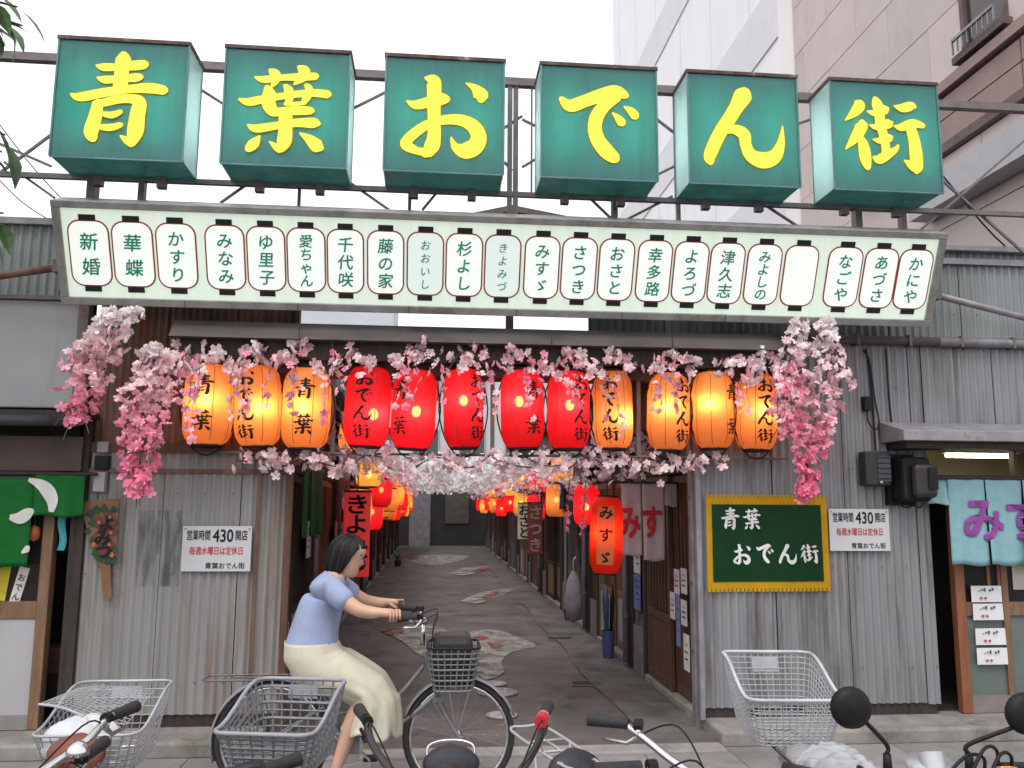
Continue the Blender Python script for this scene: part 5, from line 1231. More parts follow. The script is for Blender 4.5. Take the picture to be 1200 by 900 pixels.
def saddle(t, x, z, m, loop=False):
    def pt(u, v):                         # u along, v across
        s_ = u; wd = .105 * (1 - .72 * (s_ ** .55)) if s_ > .0 else .10
        wd = .028 + .085 * max(0, 1 - (s_ / .62)) ** .7 if s_ < .62 else .028
        wd *= min(1, (s_ + .03) * 9) ** .5 * min(1, (1.02 - s_) * 12) ** .5
        a = (v - .5) * math.pi * 1.25
        return V((x - .13 + .27 * s_, wd * math.sin(a), z - .055 + .06 * math.cos(a) + .018 * math.cos(s_ * 6) * (1 - s_) + (.012 if s_ < .2 else 0)))
    o = MB().grid(pt, 18, 14).build('saddle', m, t, smooth=True)
    MB().box(x - .09, x + .09, -.025, .025, z - .075, z - .05).build('saddle_rails', chrome, o)
    if loop: MB().tube(smooth_path([(x - .09, -.075, z - .03), (x - .15, -.085, z + .012), (x - .17, -.04, z + .03), (x - .17, .04, z + .03), (x - .15, .085, z + .012), (x - .09, .075, z - .03)], 4), .005, 6).build('grab_loop', chrome, o, smooth=True)
    for k in (-1, 1): MB().lathe([(.016, 0), (.02, -.02), (.016, -.04), (.02, -.06)], 8, M=T(x - .08, k * .05, z - .05)).build('spring', chrome, o)
    return o
def bars(t, stem, gx_, gw, gz, steer, bm, gm, bell=None, lever=True, red=None, grip_l=.12, cable=True):
    """handlebar group about the steering axis at stem"""
    K = T(*stem) @ RZ(steer)
    L = lambda x, y, z: K @ V((x, y, z))
    hx = gx_ - stem[0]; hz = gz - stem[2]
    h = MB()
    for s_ in (-1, 1):
        h.tube(smooth_path([L(0, 0, 0), L(.015, s_ * .05, .01), L(-.05, s_ * gw * .55, hz * .35), L(hx * .45, s_ * gw * .84, hz * .72), L(hx * .70, s_ * gw * .93, hz), L(hx, s_ * gw * 1.04, hz)], 6), .0115, 10)
    hb = h.build('handlebar', bm, t, smooth=True)
    MB().tube([L(0, 0, .015), L(0, 0, -.12)], .014, 10).build('stem', bm, hb, smooth=True)
    for s_ in (-1, 1):
        d = (L(hx, s_ * gw * 1.04, hz) - L(hx * .70, s_ * gw * .93, hz)).normalized(); e = L(hx, s_ * gw * 1.04, hz)
        MB().tube([e - d * grip_l, e - d * .02, e + d * .004, e + d * .008], [.0165, .0185, .0195, .008], 12).build('grip', gm, hb, smooth=30)
        if lever:
            b0 = e - d * (grip_l + .03)
            MB().tube(smooth_path([b0, b0 + V((0, 0, -.03)) + d * .0, b0 + d * .03 + V((0, 0, -.05)) - (K.to_3x3() @ V((-.02, 0, 0))), b0 + d * .11 + V((0, 0, -.052))], 4), [.012] * 1 + [.007] * 12, 7).build('brake_lever', chrome if bm in (chrome, silver) else blackm, hb, smooth=True) if False else MB().tube([b0, b0 + V((0, 0, -.032)), b0 + d * .035 + V((0, 0, -.055)), b0 + d * .11 + V((0, 0, -.05))], [.013, .009, .007, .006], 7).build('brake_lever', chrome if bm in (chrome, silver) else blackm, hb, smooth=True)
            MB().tube([b0 - d * .012, b0 + d * .012], .017, 10).build('clamp', blackm, hb, smooth=30)
            if cable: MB().tube(smooth_path([b0 + V((0, 0, -.03)), b0 - d * .12 + V((0, 0, .005)), L(.06, s_ * gw * .35, -.03), L(.05, 0, -.16)], 6), .0028, 5).build('brake_cable', blackm, hb, smooth=True)
        if red and s_ == red:
            MB().tube([e - d * (grip_l + .085), e - d * (grip_l + .035)], .02, 10).build('red_tape', mat('red_tape', (.45, .02, .03), .4), hb, smooth=30)
            MB().tube([e - d * (grip_l + .03), e - d * (grip_l + .012)], .02, 10).build('pink_band', mat('pink_band', (.45, .16, .17), .5), hb, smooth=30)
            MB().tube(smooth_path([e - d * (grip_l + .02), e - d * (grip_l + .02) + V((0, -.01, -.05)), e - d * (grip_l + .03) + V((0, 0, -.10))], 3), .003, 5).build('strap', MATS['pink_band'], hb)
        if bell and s_ == bell:
            b1 = e - d * (grip_l + .075) + V((0, 0, .03))
            MB().lathe([(.03, -.012), (.03, 0), (.026, .012), (.015, .022), (1e-6, .026)], 16, M=T(*b1)).build('bell', chrome, hb, smooth=True)
            MB().tube([b1 + V((0, 0, -.03)), b1 + V((0, 0, -.01))], .008, 8).build('bell_mount', blackm, hb)
    return hb
def basket(t, x, z, wd, ln, h, m, drop=.08, style='wire', nv=44, nh=8, rim_m=None, rr=.0055, wr=.0022, label=None):
    """open basket on the carrier: tapered, the front (forward) edge lower"""
    def loop(k, n):                       # k: 0 bottom .. 1 rim
        w2, l2 = wd / 2 * (.78 + .22 * k), ln / 2 * (.74 + .26 * k); pts = rrect(l2, w2, .045, 4)
        # resample evenly
        P_ = [V((a, b_)) for a, b_ in pts] + [V(pts[0])]; L = [0]
        for i in range(len(P_) - 1): L.append(L[-1] + (P_[i + 1] - P_[i]).length)
        out = []; j = 0
        for i in range(n):
            s_ = L[-1] * i / n
            while L[j + 1] < s_: j += 1
            q = P_[j].lerp(P_[j + 1], (s_ - L[j]) / max(1e-9, L[j + 1] - L[j]))
            u = min(1, max(0, (q.x / l2 + .75) / 1.5)); u = u * u * (3 - 2 * u)
            out.append(V((x + q.x + .05 * k * .0, q.y, z + k * (h - drop * u))))
        return out
    b_ = MB().tube(loop(1, 64), rr, 8, closed=True).build('basket', rim_m or m, t, smooth=True)
    if label: b_['label'] = label
    la = MB(); loops = [loop(k / nh, nv) for k in range(nh + 1)]
    for k in range(nh): 
        if style == 'plastic': la.tube(loops[k], wr * 2.0, 4, closed=True) if k % 2 == 0 else la.tube(loops[k], wr * 1.2, 4, closed=True)
        else: la.tube(loops[k], wr, 4, closed=True)
    for j in range(nv): la.tube([loops[k][j] for k in range(0, nh + 1)], wr * (1.5 if style == 'plastic' and j % 2 == 0 else 1), 4)
    bt = loops[0]
    for j in range(0, nv // 2, 1): la.tube([bt[j], bt[(nv - j) % nv]], wr, 4)
    la.build('lattice', m, b_)['kind'] = 'stuff'
    MB().box(x - ln / 2 * .97 - .0, x - ln / 2 * .97 + .006, -.06, .06, z + h * .72, z + h * .92).build('hand_hole', rim_m or m, b_)
    return b_
def bicycle(lab, loc, yaw, frame_m, sad_z=.80, grip=(.43, .285, 1.0), steer=0, sad_m=None, carrier=True, bm=None, gm=None, bell=None, loop=False, red=None, fend=None, stemx=.86, group='bicycles parked in front', carrier_m=None, sadx=.2, stemdz=.15, carrier_z=.665):
    t = thing('bicycle', lab, 'bicycle', (loc[0], loc[1], 0), -math.pi / 2 + yaw, group)
    bm = bm or chrome; gm = gm or rubber; fend = fend or chrome
    wheel(t, 0); wheel(t, 1.06)
    fender(t, 0, 10, 200, fend); fender(t, 1.06, 20, 160, fend)
    f = MB(); BB = (.43, 0, .29); ST = (sadx + .06, 0, sad_z - .16); HT, HB = (stemx + .02, 0, .80), (.93, 0, .56)
    f.tube([BB, ST], .015, 10); f.tube([HT, HB], .019, 10); f.tube(smooth_path([HB, (.72, 0, .40), (.55, 0, .33), BB], 5), .018, 10); f.tube(smooth_path([(HT[0] - .01, 0, .72), (.66, 0, .52), (.42, 0, .47), (.34, 0, .45)], 5), .013, 10)
    for s_ in (-1, 1):
        f.tube([(0, s_ * .055, WR), (.36, s_ * .03, .30)], .009, 8); f.tube([(0, s_ * .055, WR), (ST[0] + .02, s_ * .02, ST[2] - .1)], .008, 8)
        f.tube(smooth_path([(HB[0] + .005, s_ * .045, HB[2] - .02), (.98, s_ * .05, .45), (1.06, s_ * .05, WR)], 4), .010, 8)
    f.box(HB[0] - .025, HB[0] + .035, -.055, .055, HB[2] - .035, HB[2] - .005)
    f.build('frame', frame_m, t, smooth=40)
    MB().tube([ST, (sadx + .01, 0, sad_z - .06)], .0125, 10).build('seat_post', chrome, t, smooth=True)
    saddle(t, sadx, sad_z, sad_m or saddle_k, loop)
    bars(t, (stemx, 0, grip[2] - stemdz), grip[0], grip[1], grip[2], steer, bm, gm, bell, True, red)
    MB().lathe([(.02, -.012), (.09, -.01), (.09, .01), (.02, .012)], 24, M=T(.43, -.05, .29) @ RX(math.pi / 2)).build('chainring', chrome, t, smooth=30)
    MB().box(.0, .50, -.062, -.05, .25, .37).build('chain_guard', fend, t, bevel=.02)
    for s_ in (-1, 1):
        MB().bar((.43, s_ * .07, .29), (.43 + s_ * .12, s_ * .075, .29 - s_ * .11), .02, .012).build('crank', chrome, t)
        MB().box(.43 + s_ * .12 - .04, .43 + s_ * .12 + .04, s_ * .12 - .04, s_ * .12 + .04, .28 - s_ * .11, .30 - s_ * .11).build('pedal', rubber, t)
    MB().lathe([(.02, -.05), (.04, 0), (.045, .03), (1e-6, .032)], 14, M=T(1.0, 0, .62) @ RY(math.pi / 2)).build('headlight', silver, t, smooth=30)
    if carrier:
        c_ = MB(); zc = carrier_z; cm = carrier_m or chrome
        c_.tube(smooth_path([(.2, -.05, zc), (.1, -.07, zc), (-.34, -.075, zc), (-.38, 0, zc), (-.34, .075, zc), (.1, .07, zc), (.2, .05, zc)], 4), .006, 6)
        for k in range(3): c_.tube([(.12 - .14 * k, -.07, zc), (.12 - .14 * k, .07, zc)], .005, 6)
        c_.tube([(.12, 0, zc), (-.23, 0, zc)], .005, 6)
        for s_ in (-1, 1): c_.tube([(0, s_ * .065, WR), (-.1, s_ * .072, zc)], .005, 6); c_.tube([(0, s_ * .065, WR), (.06, s_ * .07, zc)], .005, 6)
        c_.build('carrier', cm, t, smooth=True)
    MB().tube([(-.0, .07, WR), (-.12, .1, .03), (-.12, .14, .02)], .008, 6).build('kickstand', chrome, t)
    return t
dk_red = mat('dark_red_paint', (.12, .02, .02), .3, .2, 12, .1, coat=.5); navy_p = mat('navy_paint', (.02, .03, .07), .3, .2, 12, .1, coat=.5); blk_p = mat('black_paint', (.015, .015, .016), .3, .2, 12, .1, coat=.5)
grey_wire = mat('grey_plastic_wire', (.30, .305, .32), .45, .1, 15, .12); dark_wire = mat('dark_grey_basket', (.16, .165, .175), .5, 0, 15, .15); pale_wire = mat('pale_basket', (.36, .37, .39), .45, .1, 15, .12)
rimg = mat('basket_rim', (.26, .27, .30), .45, 0, 15, .1)
# 1: far left, basket with a white bag
q = G(122, 832, .96); BX, BY = -1.235, 3.38
b1 = bicycle('bicycle with a red-brown saddle and pale wire rear basket, leftmost of the parked ones', (BX, BY), 0, dk_red, sad_m=mat('red_brown_saddle', (.17, .05, .035), .45, 0, 10, .25), sad_z=.80)
bk1 = basket(b1, -.17, .665, .37, .46, .255, grey_wire, .10, rim_m=mat('basket_rim_pale', (.36, .37, .40), .4), label='pale grey wire basket with a folded lid')
bag = thing('plastic_bag', 'crumpled white plastic bag lying in the leftmost bicycle basket', 'bag', T(BX, BY + .10, .70).translation)
def bagp(u, v):
    a = 2 * math.pi * u; ph = math.pi * v; r = .115 * (1 + .12 * math.sin(5 * a + 3 * v) * math.sin(ph) + .06 * math.sin(11 * a + 9 * v)); return V((-.03 + r * 1.1 * math.sin(ph) * math.cos(a), -.06 + r * math.sin(ph) * math.sin(a), .08 - r * .75 * math.cos(ph)))
MB().grid(bagp, 28, 14).build('bag', thin('white_bag', (.7, .71, .74), .3, ns=20, na=.08, rough=.3), bag, smooth=True)
lid = thing('basket_net', 'fine grey mesh lid folded across the leftmost bicycle basket', 'net', (BX - .03, BY + .20, .91))
mb = MB()
lidf = lambda u, v: V((-.17 + .30 * u + .03 * v, -.16 + .26 * v, .0 - .09 * (1 - v) * u + .012 * math.sin(u * 5)))
for k in range(15): mb.tube([lidf(k / 14, j / 6) for j in range(7)], .0016, 3); mb.tube([lidf(j / 6, k / 14) for j in range(7)], .0016, 3)
mb.build('mesh', grey_wire, lid)['kind'] = 'stuff'
MB().tube([lidf(j / 6, 0) for j in range(7)], .005, 6).build('edge', MATS['basket_rim_pale'], lid)
# 2: dark grey basket
b2_ = bicycle('bicycle with a dark grey plastic rear basket and chrome bell', (-.575, 3.22), -.19, navy_p, bell=-1, sad_z=.74, grip=(.62, .30, .955), steer=-.15, stemx=.92)
basket(b2_, -.18, .69, .36, .45, .26, dark_wire, .10, 'plastic', 36, 9, rimg, .008, .0032, label='dark grey woven plastic basket')
bicycle('bicycle without a basket, its grip tip just showing beside the dark grey basket', (-.22, 2.80), .0, blk_p, sad_z=.70, grip=(.46, .27, .965), carrier=False, stemx=.84)
# 3: black handlebar with red tape
b3_ = bicycle('bicycle with a wide black handlebar and red tape on one side', (.085, 3.27), .0, blk_p, bm=blk_p, sad_z=.77, grip=(.43, .29, 1.005), loop=True, red=1, carrier=False)
# 4: chrome handlebar turned aside
q4 = G(684, 892, .79)
b4_ = bicycle('bicycle with a turned chrome handlebar and small wire carrier, right of the red-taped one', (q4.x - .04, q4.y + .2), .26, mat('silver_frame', (.3, .31, .33), .35, .6), sad_z=.765, grip=(.60, .24, 1.01), steer=R_(66), stemdz=.11, carrier=True, carrier_m=pale_wire, stemx=.87, carrier_z=.765)
# ---------------------------------------------------------------- moped with the pale basket
qm = G(932, 800, .95)
mp = thing('moped', 'silver moped with round black mirrors and a pale rear basket at right', 'moped', (1.53, 3.43, 0), -math.pi / 2 - .08)
def mwheel(x):
    w_ = MB().tube([(x + .235 * math.cos(a), 0, .27 + .235 * math.sin(a)) for a in [2 * math.pi * k / 32 for k in range(32)]], .035, 10, closed=True).build('wheel', tyre_m, mp, smooth=True)
    MB().tube([(x + .19 * math.cos(a), 0, .27 + .19 * math.sin(a)) for a in [2 * math.pi * k / 32 for k in range(32)]], .016, 6, closed=True).build('rim', silver, w_, smooth=True)
    MB().tube([(x, -.06, .27), (x, .06, .27)], .05, 14).build('hub', silver, w_, smooth=30)
    s_ = MB()
    for k in range(18): a = 2 * math.pi * k / 18; s_.tube([(x, .03 * (-1) ** k, .27), (x + .18 * math.cos(a), 0, .27 + .18 * math.sin(a))], .002, 3)
    s_.build('spokes', chrome, w_)['kind'] = 'stuff'
mwheel(.0); mwheel(1.2)
mwhite = mat('moped_body', (.42, .44, .46), .3, .3, 10, .08, coat=.5)
bd = MB(); bd.tube(smooth_path([(-.25, 0, .58), (.0, 0, .60), (.25, 0, .58), (.45, 0, .46), (.7, 0, .44), (.92, 0, .72), (.98, 0, .92)], 5), [.06, .07, .08, .09, .095, .10, .10, .10, .09, .085, .08, .08] + [.07] * 19, 12)
bd.build('body', mwhite, mp, smooth=True)
MB().grid(lambda u, v: V((.86 + .10 * v + .10 * (1 - abs(2 * u - 1) ** 2), (-.21 + .42 * u) * (1 - .35 * v), .28 + .55 * v)), 12, 8).build('leg_shield', mwhite, mp, smooth=True).modifiers.new('thickness', 'SOLIDIFY').thickness = .006
MB().tube([(1.2, 0, .27), (1.12, 0, .55), (.98, 0, .95)], [.025, .03, .035], 10).build('fork', mwhite, mp, smooth=True)
MB().grid(lambda u, v: V((1.2 + .29 * math.cos(R_(10 + 150 * u)), (-.06 + .12 * v), .27 + (.29 - .03 * (2 * v - 1) ** 2) * math.sin(R_(10 + 150 * u)))), 14, 5).build('mudguard', mwhite, mp, smooth=True).modifiers.new('thickness', 'SOLIDIFY').thickness = .004
MB().box(.25, .62, -.11, .11, .2, .42).build('engine', silver, mp, bevel=.03)
MB().tube([(.45, .12, .22), (.0, .13, .24), (-.25, .13, .27)], [.02, .04, .035], 10).build('exhaust', chrome, mp, smooth=True)
hc = MB().tube(smooth_path([(.93, -.30, .865), (.99, -.18, .85), (1.0, 0, .845), (.99, .18, .85), (.93, .30, .865)], 5), [.03, .032, .034, .036, .04, .05, .055, .058, .06, .062, .062, .062, .06, .058, .055, .05, .04, .036, .034, .032, .03], 14).build('handlebar_cover', silver, mp, smooth=True)
MB().ball((1.06, 0, .80), .085, 16, (.6, 1, 1)).build('headlight', glassy('headlight_glass', (.5, .5, .52), .1, .05), hc, smooth=True)
for s_ in (-1, 1):
    MB().tube([(.93, s_ * .29, .865), (.84, s_ * .385, .865)], .018, 10).build('grip', rubber, hc, smooth=True)
    MB().tube([(.955, s_ * .27, .89), (.99, s_ * .33, .88), (.95, s_ * .42, .875)], .007, 6).build('brake_lever', chrome, hc, smooth=True)
    sx = s_
    base = V((.96, s_ * .12, .89)); tip = V((.99, s_ * .19, 1.035)) if s_ < 0 else V((.99, s_ * .235, 1.02))
    # mirror: stalk, round black shell, glass toward the rider
    mr = MB().tube([base, base + V((0, 0, .05))], [.014, .011], 10).build('mirror_mount', blackm, mp, smooth=True)
    top = base + V((0, 0, .05))
    MB().tube(smooth_path([top, top + V((0, 0, .025)), tip], 5), .0065, 8).build('stalk', blackm, mr, smooth=True)
    Km = T(*(tip + V((0, s_ * .045, .045)))) @ RY(-math.pi / 2)
    MB().lathe([(.058, -.006), (.06, .0), (.056, .014), (.04, .024), (1e-6, .028)], 24, M=T(*(tip + V((0, s_ * .042, .04)))) @ RY(math.pi / 2)).build('mirror_shell', blackm, mr, smooth=True)
    MB().lathe([(1e-6, -.0075), (.055, -.0075), (.055, -.0062)], 24, M=T(*(tip + V((0, s_ * .042, .04)))) @ RY(math.pi / 2)).build('mirror_glass', chrome, mr)
cb = MB()
for k, (y0, y1, hh) in enumerate(((.2, .05, .05), (.24, .1, .035), (.16, -.02, .03))): cb.tube(smooth_path([(.96, y0, .88), (1.0, y0 - .02, .91 + hh), (1.03, (y0 + y1) / 2, .92 + hh), (1.05, y1, .87), (1.0, 0, .78)], 6), .005, 6)
cb.build('control_cables', blackm, hc, smooth=True)
MB().box(.945, .985, .21, .29, .895, .915).build('switch_box', blackm, hc, bevel=.005)
MB().box(1.0, 1.03, .17, .23, .89, .92).build('indicator', mat('amber_lens', (.6, .2, .03), .2), hc, bevel=.008)
def seatp(u, v):
    a = (v - .5) * math.pi * 1.2; s_ = u; wd = .12 * min(1, (s_ + .04) * 5) ** .5 * (1 - .25 * s_) * min(1, (1.03 - s_) * 7) ** .5
    return V((.14 + .34 * s_, wd * math.sin(a), .675 + .075 * math.cos(a)))
MB().grid(seatp, 16, 12).build('seat', saddle_k, mp, smooth=True)
cov = MB().grid(lambda u, v: (lambda p: V((p.x * 1.0 + .02 * math.sin(v * 40) * .3, p.y * 1.18, p.z + .012 + .006 * math.sin(u * 17 + v * 9) + .004 * math.sin(v * 31 - u * 13) + .003 * math.sin(u * 41 + 3 * math.sin(v * 9)))))(seatp(u, v)), 40, 36).build('plastic_seat_cover', glassy('clear_plastic', (.55, .57, .6), .42, .12), mp, smooth=True)
MB().tube([(-.55, -.08, .642), (.12, -.09, .642)], .01, 8).build('rack_bar', chrome, mp); MB().tube([(-.55, .08, .642), (.12, .09, .642)], .01, 8).build('rack_bar', chrome, mp)
for k in range(3): MB().tube([(-.5 + k * .2, -.09, .64), (-.5 + k * .2, .09, .64)], .008, 8).build('rack_bar', darkm, mp)
MB().box(-.06, .06, -.06, .06, .55, .63).build('rack_mount', blackm, mp)
basket(mp, -.36, .655, .41, .47, .315, pale_wire, .12, 'wire', 52, 13, mat('basket_rim_silver', (.42, .43, .46), .4), .008, .0023, label='pale grey wire basket')
MB().tube([(-.05, -.12, .27), (-.05, -.2, .02)], .012, 8).build('stand', steel, mp); MB().tube([(-.05, .12, .27), (-.05, .2, .02)], .012, 8).build('stand', steel, mp)

# ---------------------------------------------------------------- the cyclist
RY_ = 5.15
fw = G(538, 850, .33)
rb = bicycle('dark bicycle with a black front basket ridden across the alley mouth', (P(538, 850, RY_).x - 1.06, RY_), math.pi / 2, mat('grey_frame', (.2, .2, .21), .4, .5), sad_z=.76, grip=(.70, .26, 1.02), stemx=.84, carrier=True, group=None, bm=chrome, fend=steel_l, carrier_m=steel, stemdz=.06)
rb['label'] = 'dark bicycle with a black front basket ridden across the alley mouth'
basket(rb, 1.02, .60, .34, .30, .24, dark_wire, .0, 'plastic', 30, 8, blackm, .007, .003)
MB().box(.90, 1.13, -.13, .13, .62, .90).build('basket_bag', mat('black_bag', (.02, .018, .02), .6, 0, 9, .3, .3, 30), rb, bevel=.04)
pe = thing('person', 'person in a pale blue T-shirt and cream skirt riding a bicycle to the right', 'person', (P(538, 850, RY_).x - 1.06, RY_, 0))
skin = mat('skin', (.52, .31, .22), .5, 0, 12, .08); hairm = mat('black_hair', (.013, .011, .012), .45, 0, 30, .3, .4, 90, (1, 1, .2))
shirt_m = mat('pale_blue_cotton', (.27, .32, .47), .9, 0, 8, .12, .9, 9, (1, 1, .7)); skirt_m = mat('cream_cotton', (.50, .48, .38), .9, 0, 8, .10, .8, 8, (1, 1, .6))
shoe_m = mat('grey_shoe', (.12, .12, .13), .6)
def skin_mesh(nodes, edges, root, name, m, parent, sub=2):
    me = bpy.data.meshes.new(name); me.from_pydata([n_[0] for n_ in nodes], edges, []); o = bpy.data.objects.new(name, me); COL.objects.link(o)
    o.modifiers.new('skin', 'SKIN'); sv = me.skin_vertices if len(me.skin_vertices) else None
    bm = bmesh.new(); bm.from_mesh(me); lay = bm.verts.layers.skin.verify()
    for i, v in enumerate(bm.verts): pass
    bm.verts.ensure_lookup_table()
    for i, n_ in enumerate(nodes):
        r = n_[1]; bm.verts[i][lay].radius = r if isinstance(r, tuple) else (r, r); bm.verts[i][lay].use_root = (i == root)
    bm.to_mesh(me); bm.free()
    s_ = o.modifiers.new('sub', 'SUBSURF'); s_.levels = sub; s_.render_levels = sub
    dg = bpy.context.evaluated_depsgraph_get(); dg.update(); m2 = bpy.data.meshes.new_from_object(o.evaluated_get(dg)); bpy.data.objects.remove(o)
    m2.materials.clear(); m2.materials.append(m); m2.polygons.foreach_set('use_smooth', [True] * len(m2.polygons))
    o2 = bpy.data.objects.new(name, m2); COL.objects.link(o2); o2.parent = parent; return o2
# joints in bicycle coordinates (x forward, y toward the far side, z up)
hipz = .83; PX = .22
pel = (PX, 0, hipz); chest = (PX + .05, 0, 1.12); neck = (PX + .12, 0, 1.27); headc = (PX + .175, 0, 1.345)
nodes = [(pel, (.09, .08)), ((PX + .01, 0, .97), (.10, .085)), (chest, (.12, .09)), ((PX + .09, 0, 1.20), (.085, .06)), ((PX + .125, 0, 1.255), .046), ((PX + .145, 0, 1.29), .045)]
edges = [(0, 1), (1, 2), (2, 3), (3, 4), (4, 5)]
def addn(p, r, par): nodes.append((p, r)); edges.append((par, len(nodes) - 1)); return len(nodes) - 1
GX = .70
hands = {}
for s_ in (-1, 1):
    a = addn((PX + .10, s_ * .165, 1.19), .055, 3); a = addn((PX + .20, s_ * .21, 1.10), .046, a); a = addn((PX + .27, s_ * .235, 1.06), .041, a); a = addn((PX + .36, s_ * .245, 1.05), .034, a); a = addn((GX - .10, s_ * .255, 1.055), .026, a)
    a = addn((GX - .055, s_ * .258, 1.052), (.030, .022), a); a = addn((GX - .01, s_ * .258, 1.05), (.032, .02), a); hands[s_] = a
    up = s_ > 0
    k_ = (PX + .31, s_ * .09, .66) if up else (PX + .31, s_ * .09, .59); an = (PX + .24, s_ * .11, .38) if up else (PX + .16, s_ * .11, .20)
    h_ = addn((PX + .06, s_ * .07, .78), .06, 0); h_ = addn(tuple((V((PX + .06, s_ * .09, .78)) * .5 + V(k_) * .5)), .06, h_); kn = addn(k_, .056, h_)
    cf = addn(tuple(V(k_) * .62 + V(an) * .38 + V((-.015, 0, 0))), .055, kn); ak = addn(an, .034, cf); hl_ = addn((an[0] - .02, an[1], an[2] - .06), .033, ak); addn((an[0] + .10, an[1], an[2] - .075), (.033, .024), hl_)
body = skin_mesh(nodes, edges, 0, 'body', skin, pe)
for s_ in (-1, 1):                          # fingers round the grips, thumb from the side of the palm
    for k in range(4):
        x = GX - .045 + k * .017; L_ = (.9, 1.0, .97, .8)[k]
        skin_mesh([((x, s_ * .248, 1.066), .0085), ((x + .006, s_ * .278, 1.064), .0085), ((x + .008, s_ * (.280 + .012 * L_), 1.038), .008), ((x + .006, s_ * .272, 1.012), .0075), ((x + .004, s_ * (.258 - .006 * L_), 1.004), .007)], [(0, 1), (1, 2), (2, 3), (3, 4)], 0, 'finger', skin, pe, 1)
    skin_mesh([((GX - .07, s_ * .242, 1.05), .011), ((GX - .05, s_ * .228, 1.036), .010), ((GX - .02, s_ * .232, 1.018), .009)], [(0, 1), (1, 2)], 0, 'thumb', skin, pe, 1)
# head: one lofted surface with brow, nose, lips and chin; turned along +x
Kh = T(*headc) @ RY(.28)
prof = [(-.118, -.030, .030, .036), (-.112, -.045, .062, .045), (-.095, -.055, .082, .054), (-.075, -.062, .080, .060), (-.060, -.068, .084, .064), (-.047, -.074, .080, .067), (-.032, -.080, .084, .069), (-.018, -.085, .106, .071), (-.004, -.088, .094, .073), (.012, -.091, .083, .074), (.030, -.094, .090, .076), (.055, -.095, .090, .077), (.080, -.085, .076, .068), (.100, -.062, .050, .048), (.112, -.02, .012, .015)]
hm = MB(); n = 24; vs_ = []
for z, xb_, xf_, wy in prof:
    for j in range(n):
        a = 2 * math.pi * j / n; ca, sa = math.cos(a), math.sin(a)
        x = (xf_ if ca > 0 else -xb_) * ca
        nose = -.018 < z + .0 <= .02 and ca > 0
        if z in (-.018, -.004, .012, -.032): x = (.078 if ca > 0 else -xb_) * ca + (xf_ - .078) * max(0, ca) ** 40
        vs_.append(Kh @ V((x, wy * sa, z)))
hm.add(vs_, [(i * n + j, i * n + (j + 1) % n, (i + 1) * n + (j + 1) % n, (i + 1) * n + j) for i in range(len(prof) - 1) for j in range(n)] + [tuple(reversed(range(n))), tuple(range((len(prof) - 1) * n, len(prof) * n))])
hd = hm.build('head', skin, pe, smooth=True)
eye_w, eye_b, lip = mat('eye_white', (.45, .43, .41), .3), mat('eye_dark', (.02, .015, .012), .2), mat('lip', (.40, .19, .15), .45)
for s_ in (-1, 1):
    e = Kh @ V((.066, s_ * .031, .008)); MB().ball(e, .0115, 10, (1, 1.1, .6)).build('eye', eye_w, hd, smooth=True); MB().ball(Kh @ V((.0745, s_ * .0315, .008)), .005, 8).build('iris', eye_b, hd)
    MB().tube([Kh @ V((.082, s_ * .012, .030)), Kh @ V((.080, s_ * .032, .035)), Kh @ V((.066, s_ * .050, .029))], .003, 5).build('eyebrow', hairm, hd)
    MB().ball(Kh @ V((-.008, s_ * .076, -.002)), .03, 10, (.65, .3, 1)).build('ear', skin, hd, smooth=True)
MB().ball(Kh @ V((.073, 0, -.055)), .014, 10, (.45, 1.2, .4)).build('mouth', lip, hd, smooth=True)
# hair: one shell over the crown, falling to the nape
def hairp(u, v):
    a = 2 * math.pi * u; ca = math.cos(a); side = 1 / (1 + math.exp(-(ca - .35) * 9))      # 1 at the face
    reach = (.78 * (1 - side) + .34 * side) * math.pi; ph = v * reach; r = .110 + .003 * math.sin(11 * a) + .002 * math.sin(27 * a)
    x, y, z = -.014 + r * .98 * math.sin(ph) * ca, r * .82 * math.sin(ph) * math.sin(a), .016 + r * math.cos(ph)
    if ph > math.pi * .5:
        k = (ph / math.pi - .5) / .28; x = -.014 + r * .98 * ca * (1 - .18 * k * k); y = r * .82 * math.sin(a) * (1 - .22 * k * k); z = .016 - .125 * k
    return Kh @ V((x, y, z))
hr_ = MB().grid(hairp, 48, 18).build('hair', hairm, pe, smooth=True); hr_.modifiers.new('thickness', 'SOLIDIFY').thickness = -.014
strands = MB()
for k in range(150):
    u0 = random.random(); w0 = random.uniform(-.012, .012); pts = []
    for j in range(8):
        v = .12 + .88 * j / 7; p = hairp(u0 + w0 * v, v); c = Kh @ V((-.014, 0, .0)); pts.append(p + (p - c).normalized() * (.0015 + .002 * random.random()))
    strands.tube(pts, .0016, 4)
strands.build('hair_strands', hairm, hr_, smooth=True)['kind'] = 'stuff'
# shirt with sleeves
sn = [((PX - .02, 0, .775), (.20, .175)), ((PX - .015, 0, .83), (.19, .17)), ((PX - .01, 0, .90), (.17, .155)), ((PX + .01, 0, 1.0), (.155, .14)), ((PX + .045, 0, 1.12), (.165, .14)), ((PX + .08, 0, 1.195), (.13, .10)), ((PX + .105, 0, 1.235), (.075, .068))]
se = [(0, 1), (1, 2), (2, 3), (3, 4), (4, 5), (5, 6)]
for s_ in (-1, 1):
    sn.append(((PX + .095, s_ * .16, 1.175), .074)); se.append((5, len(sn) - 1)); sn.append(((PX + .16, s_ * .195, 1.125), .069)); se.append((len(sn) - 2, len(sn) - 1)); sn.append(((PX + .215, s_ * .215, 1.09), .066)); se.append((len(sn) - 2, len(sn) - 1))
sh = skin_mesh(sn, se, 0, 'shirt', shirt_m, pe)
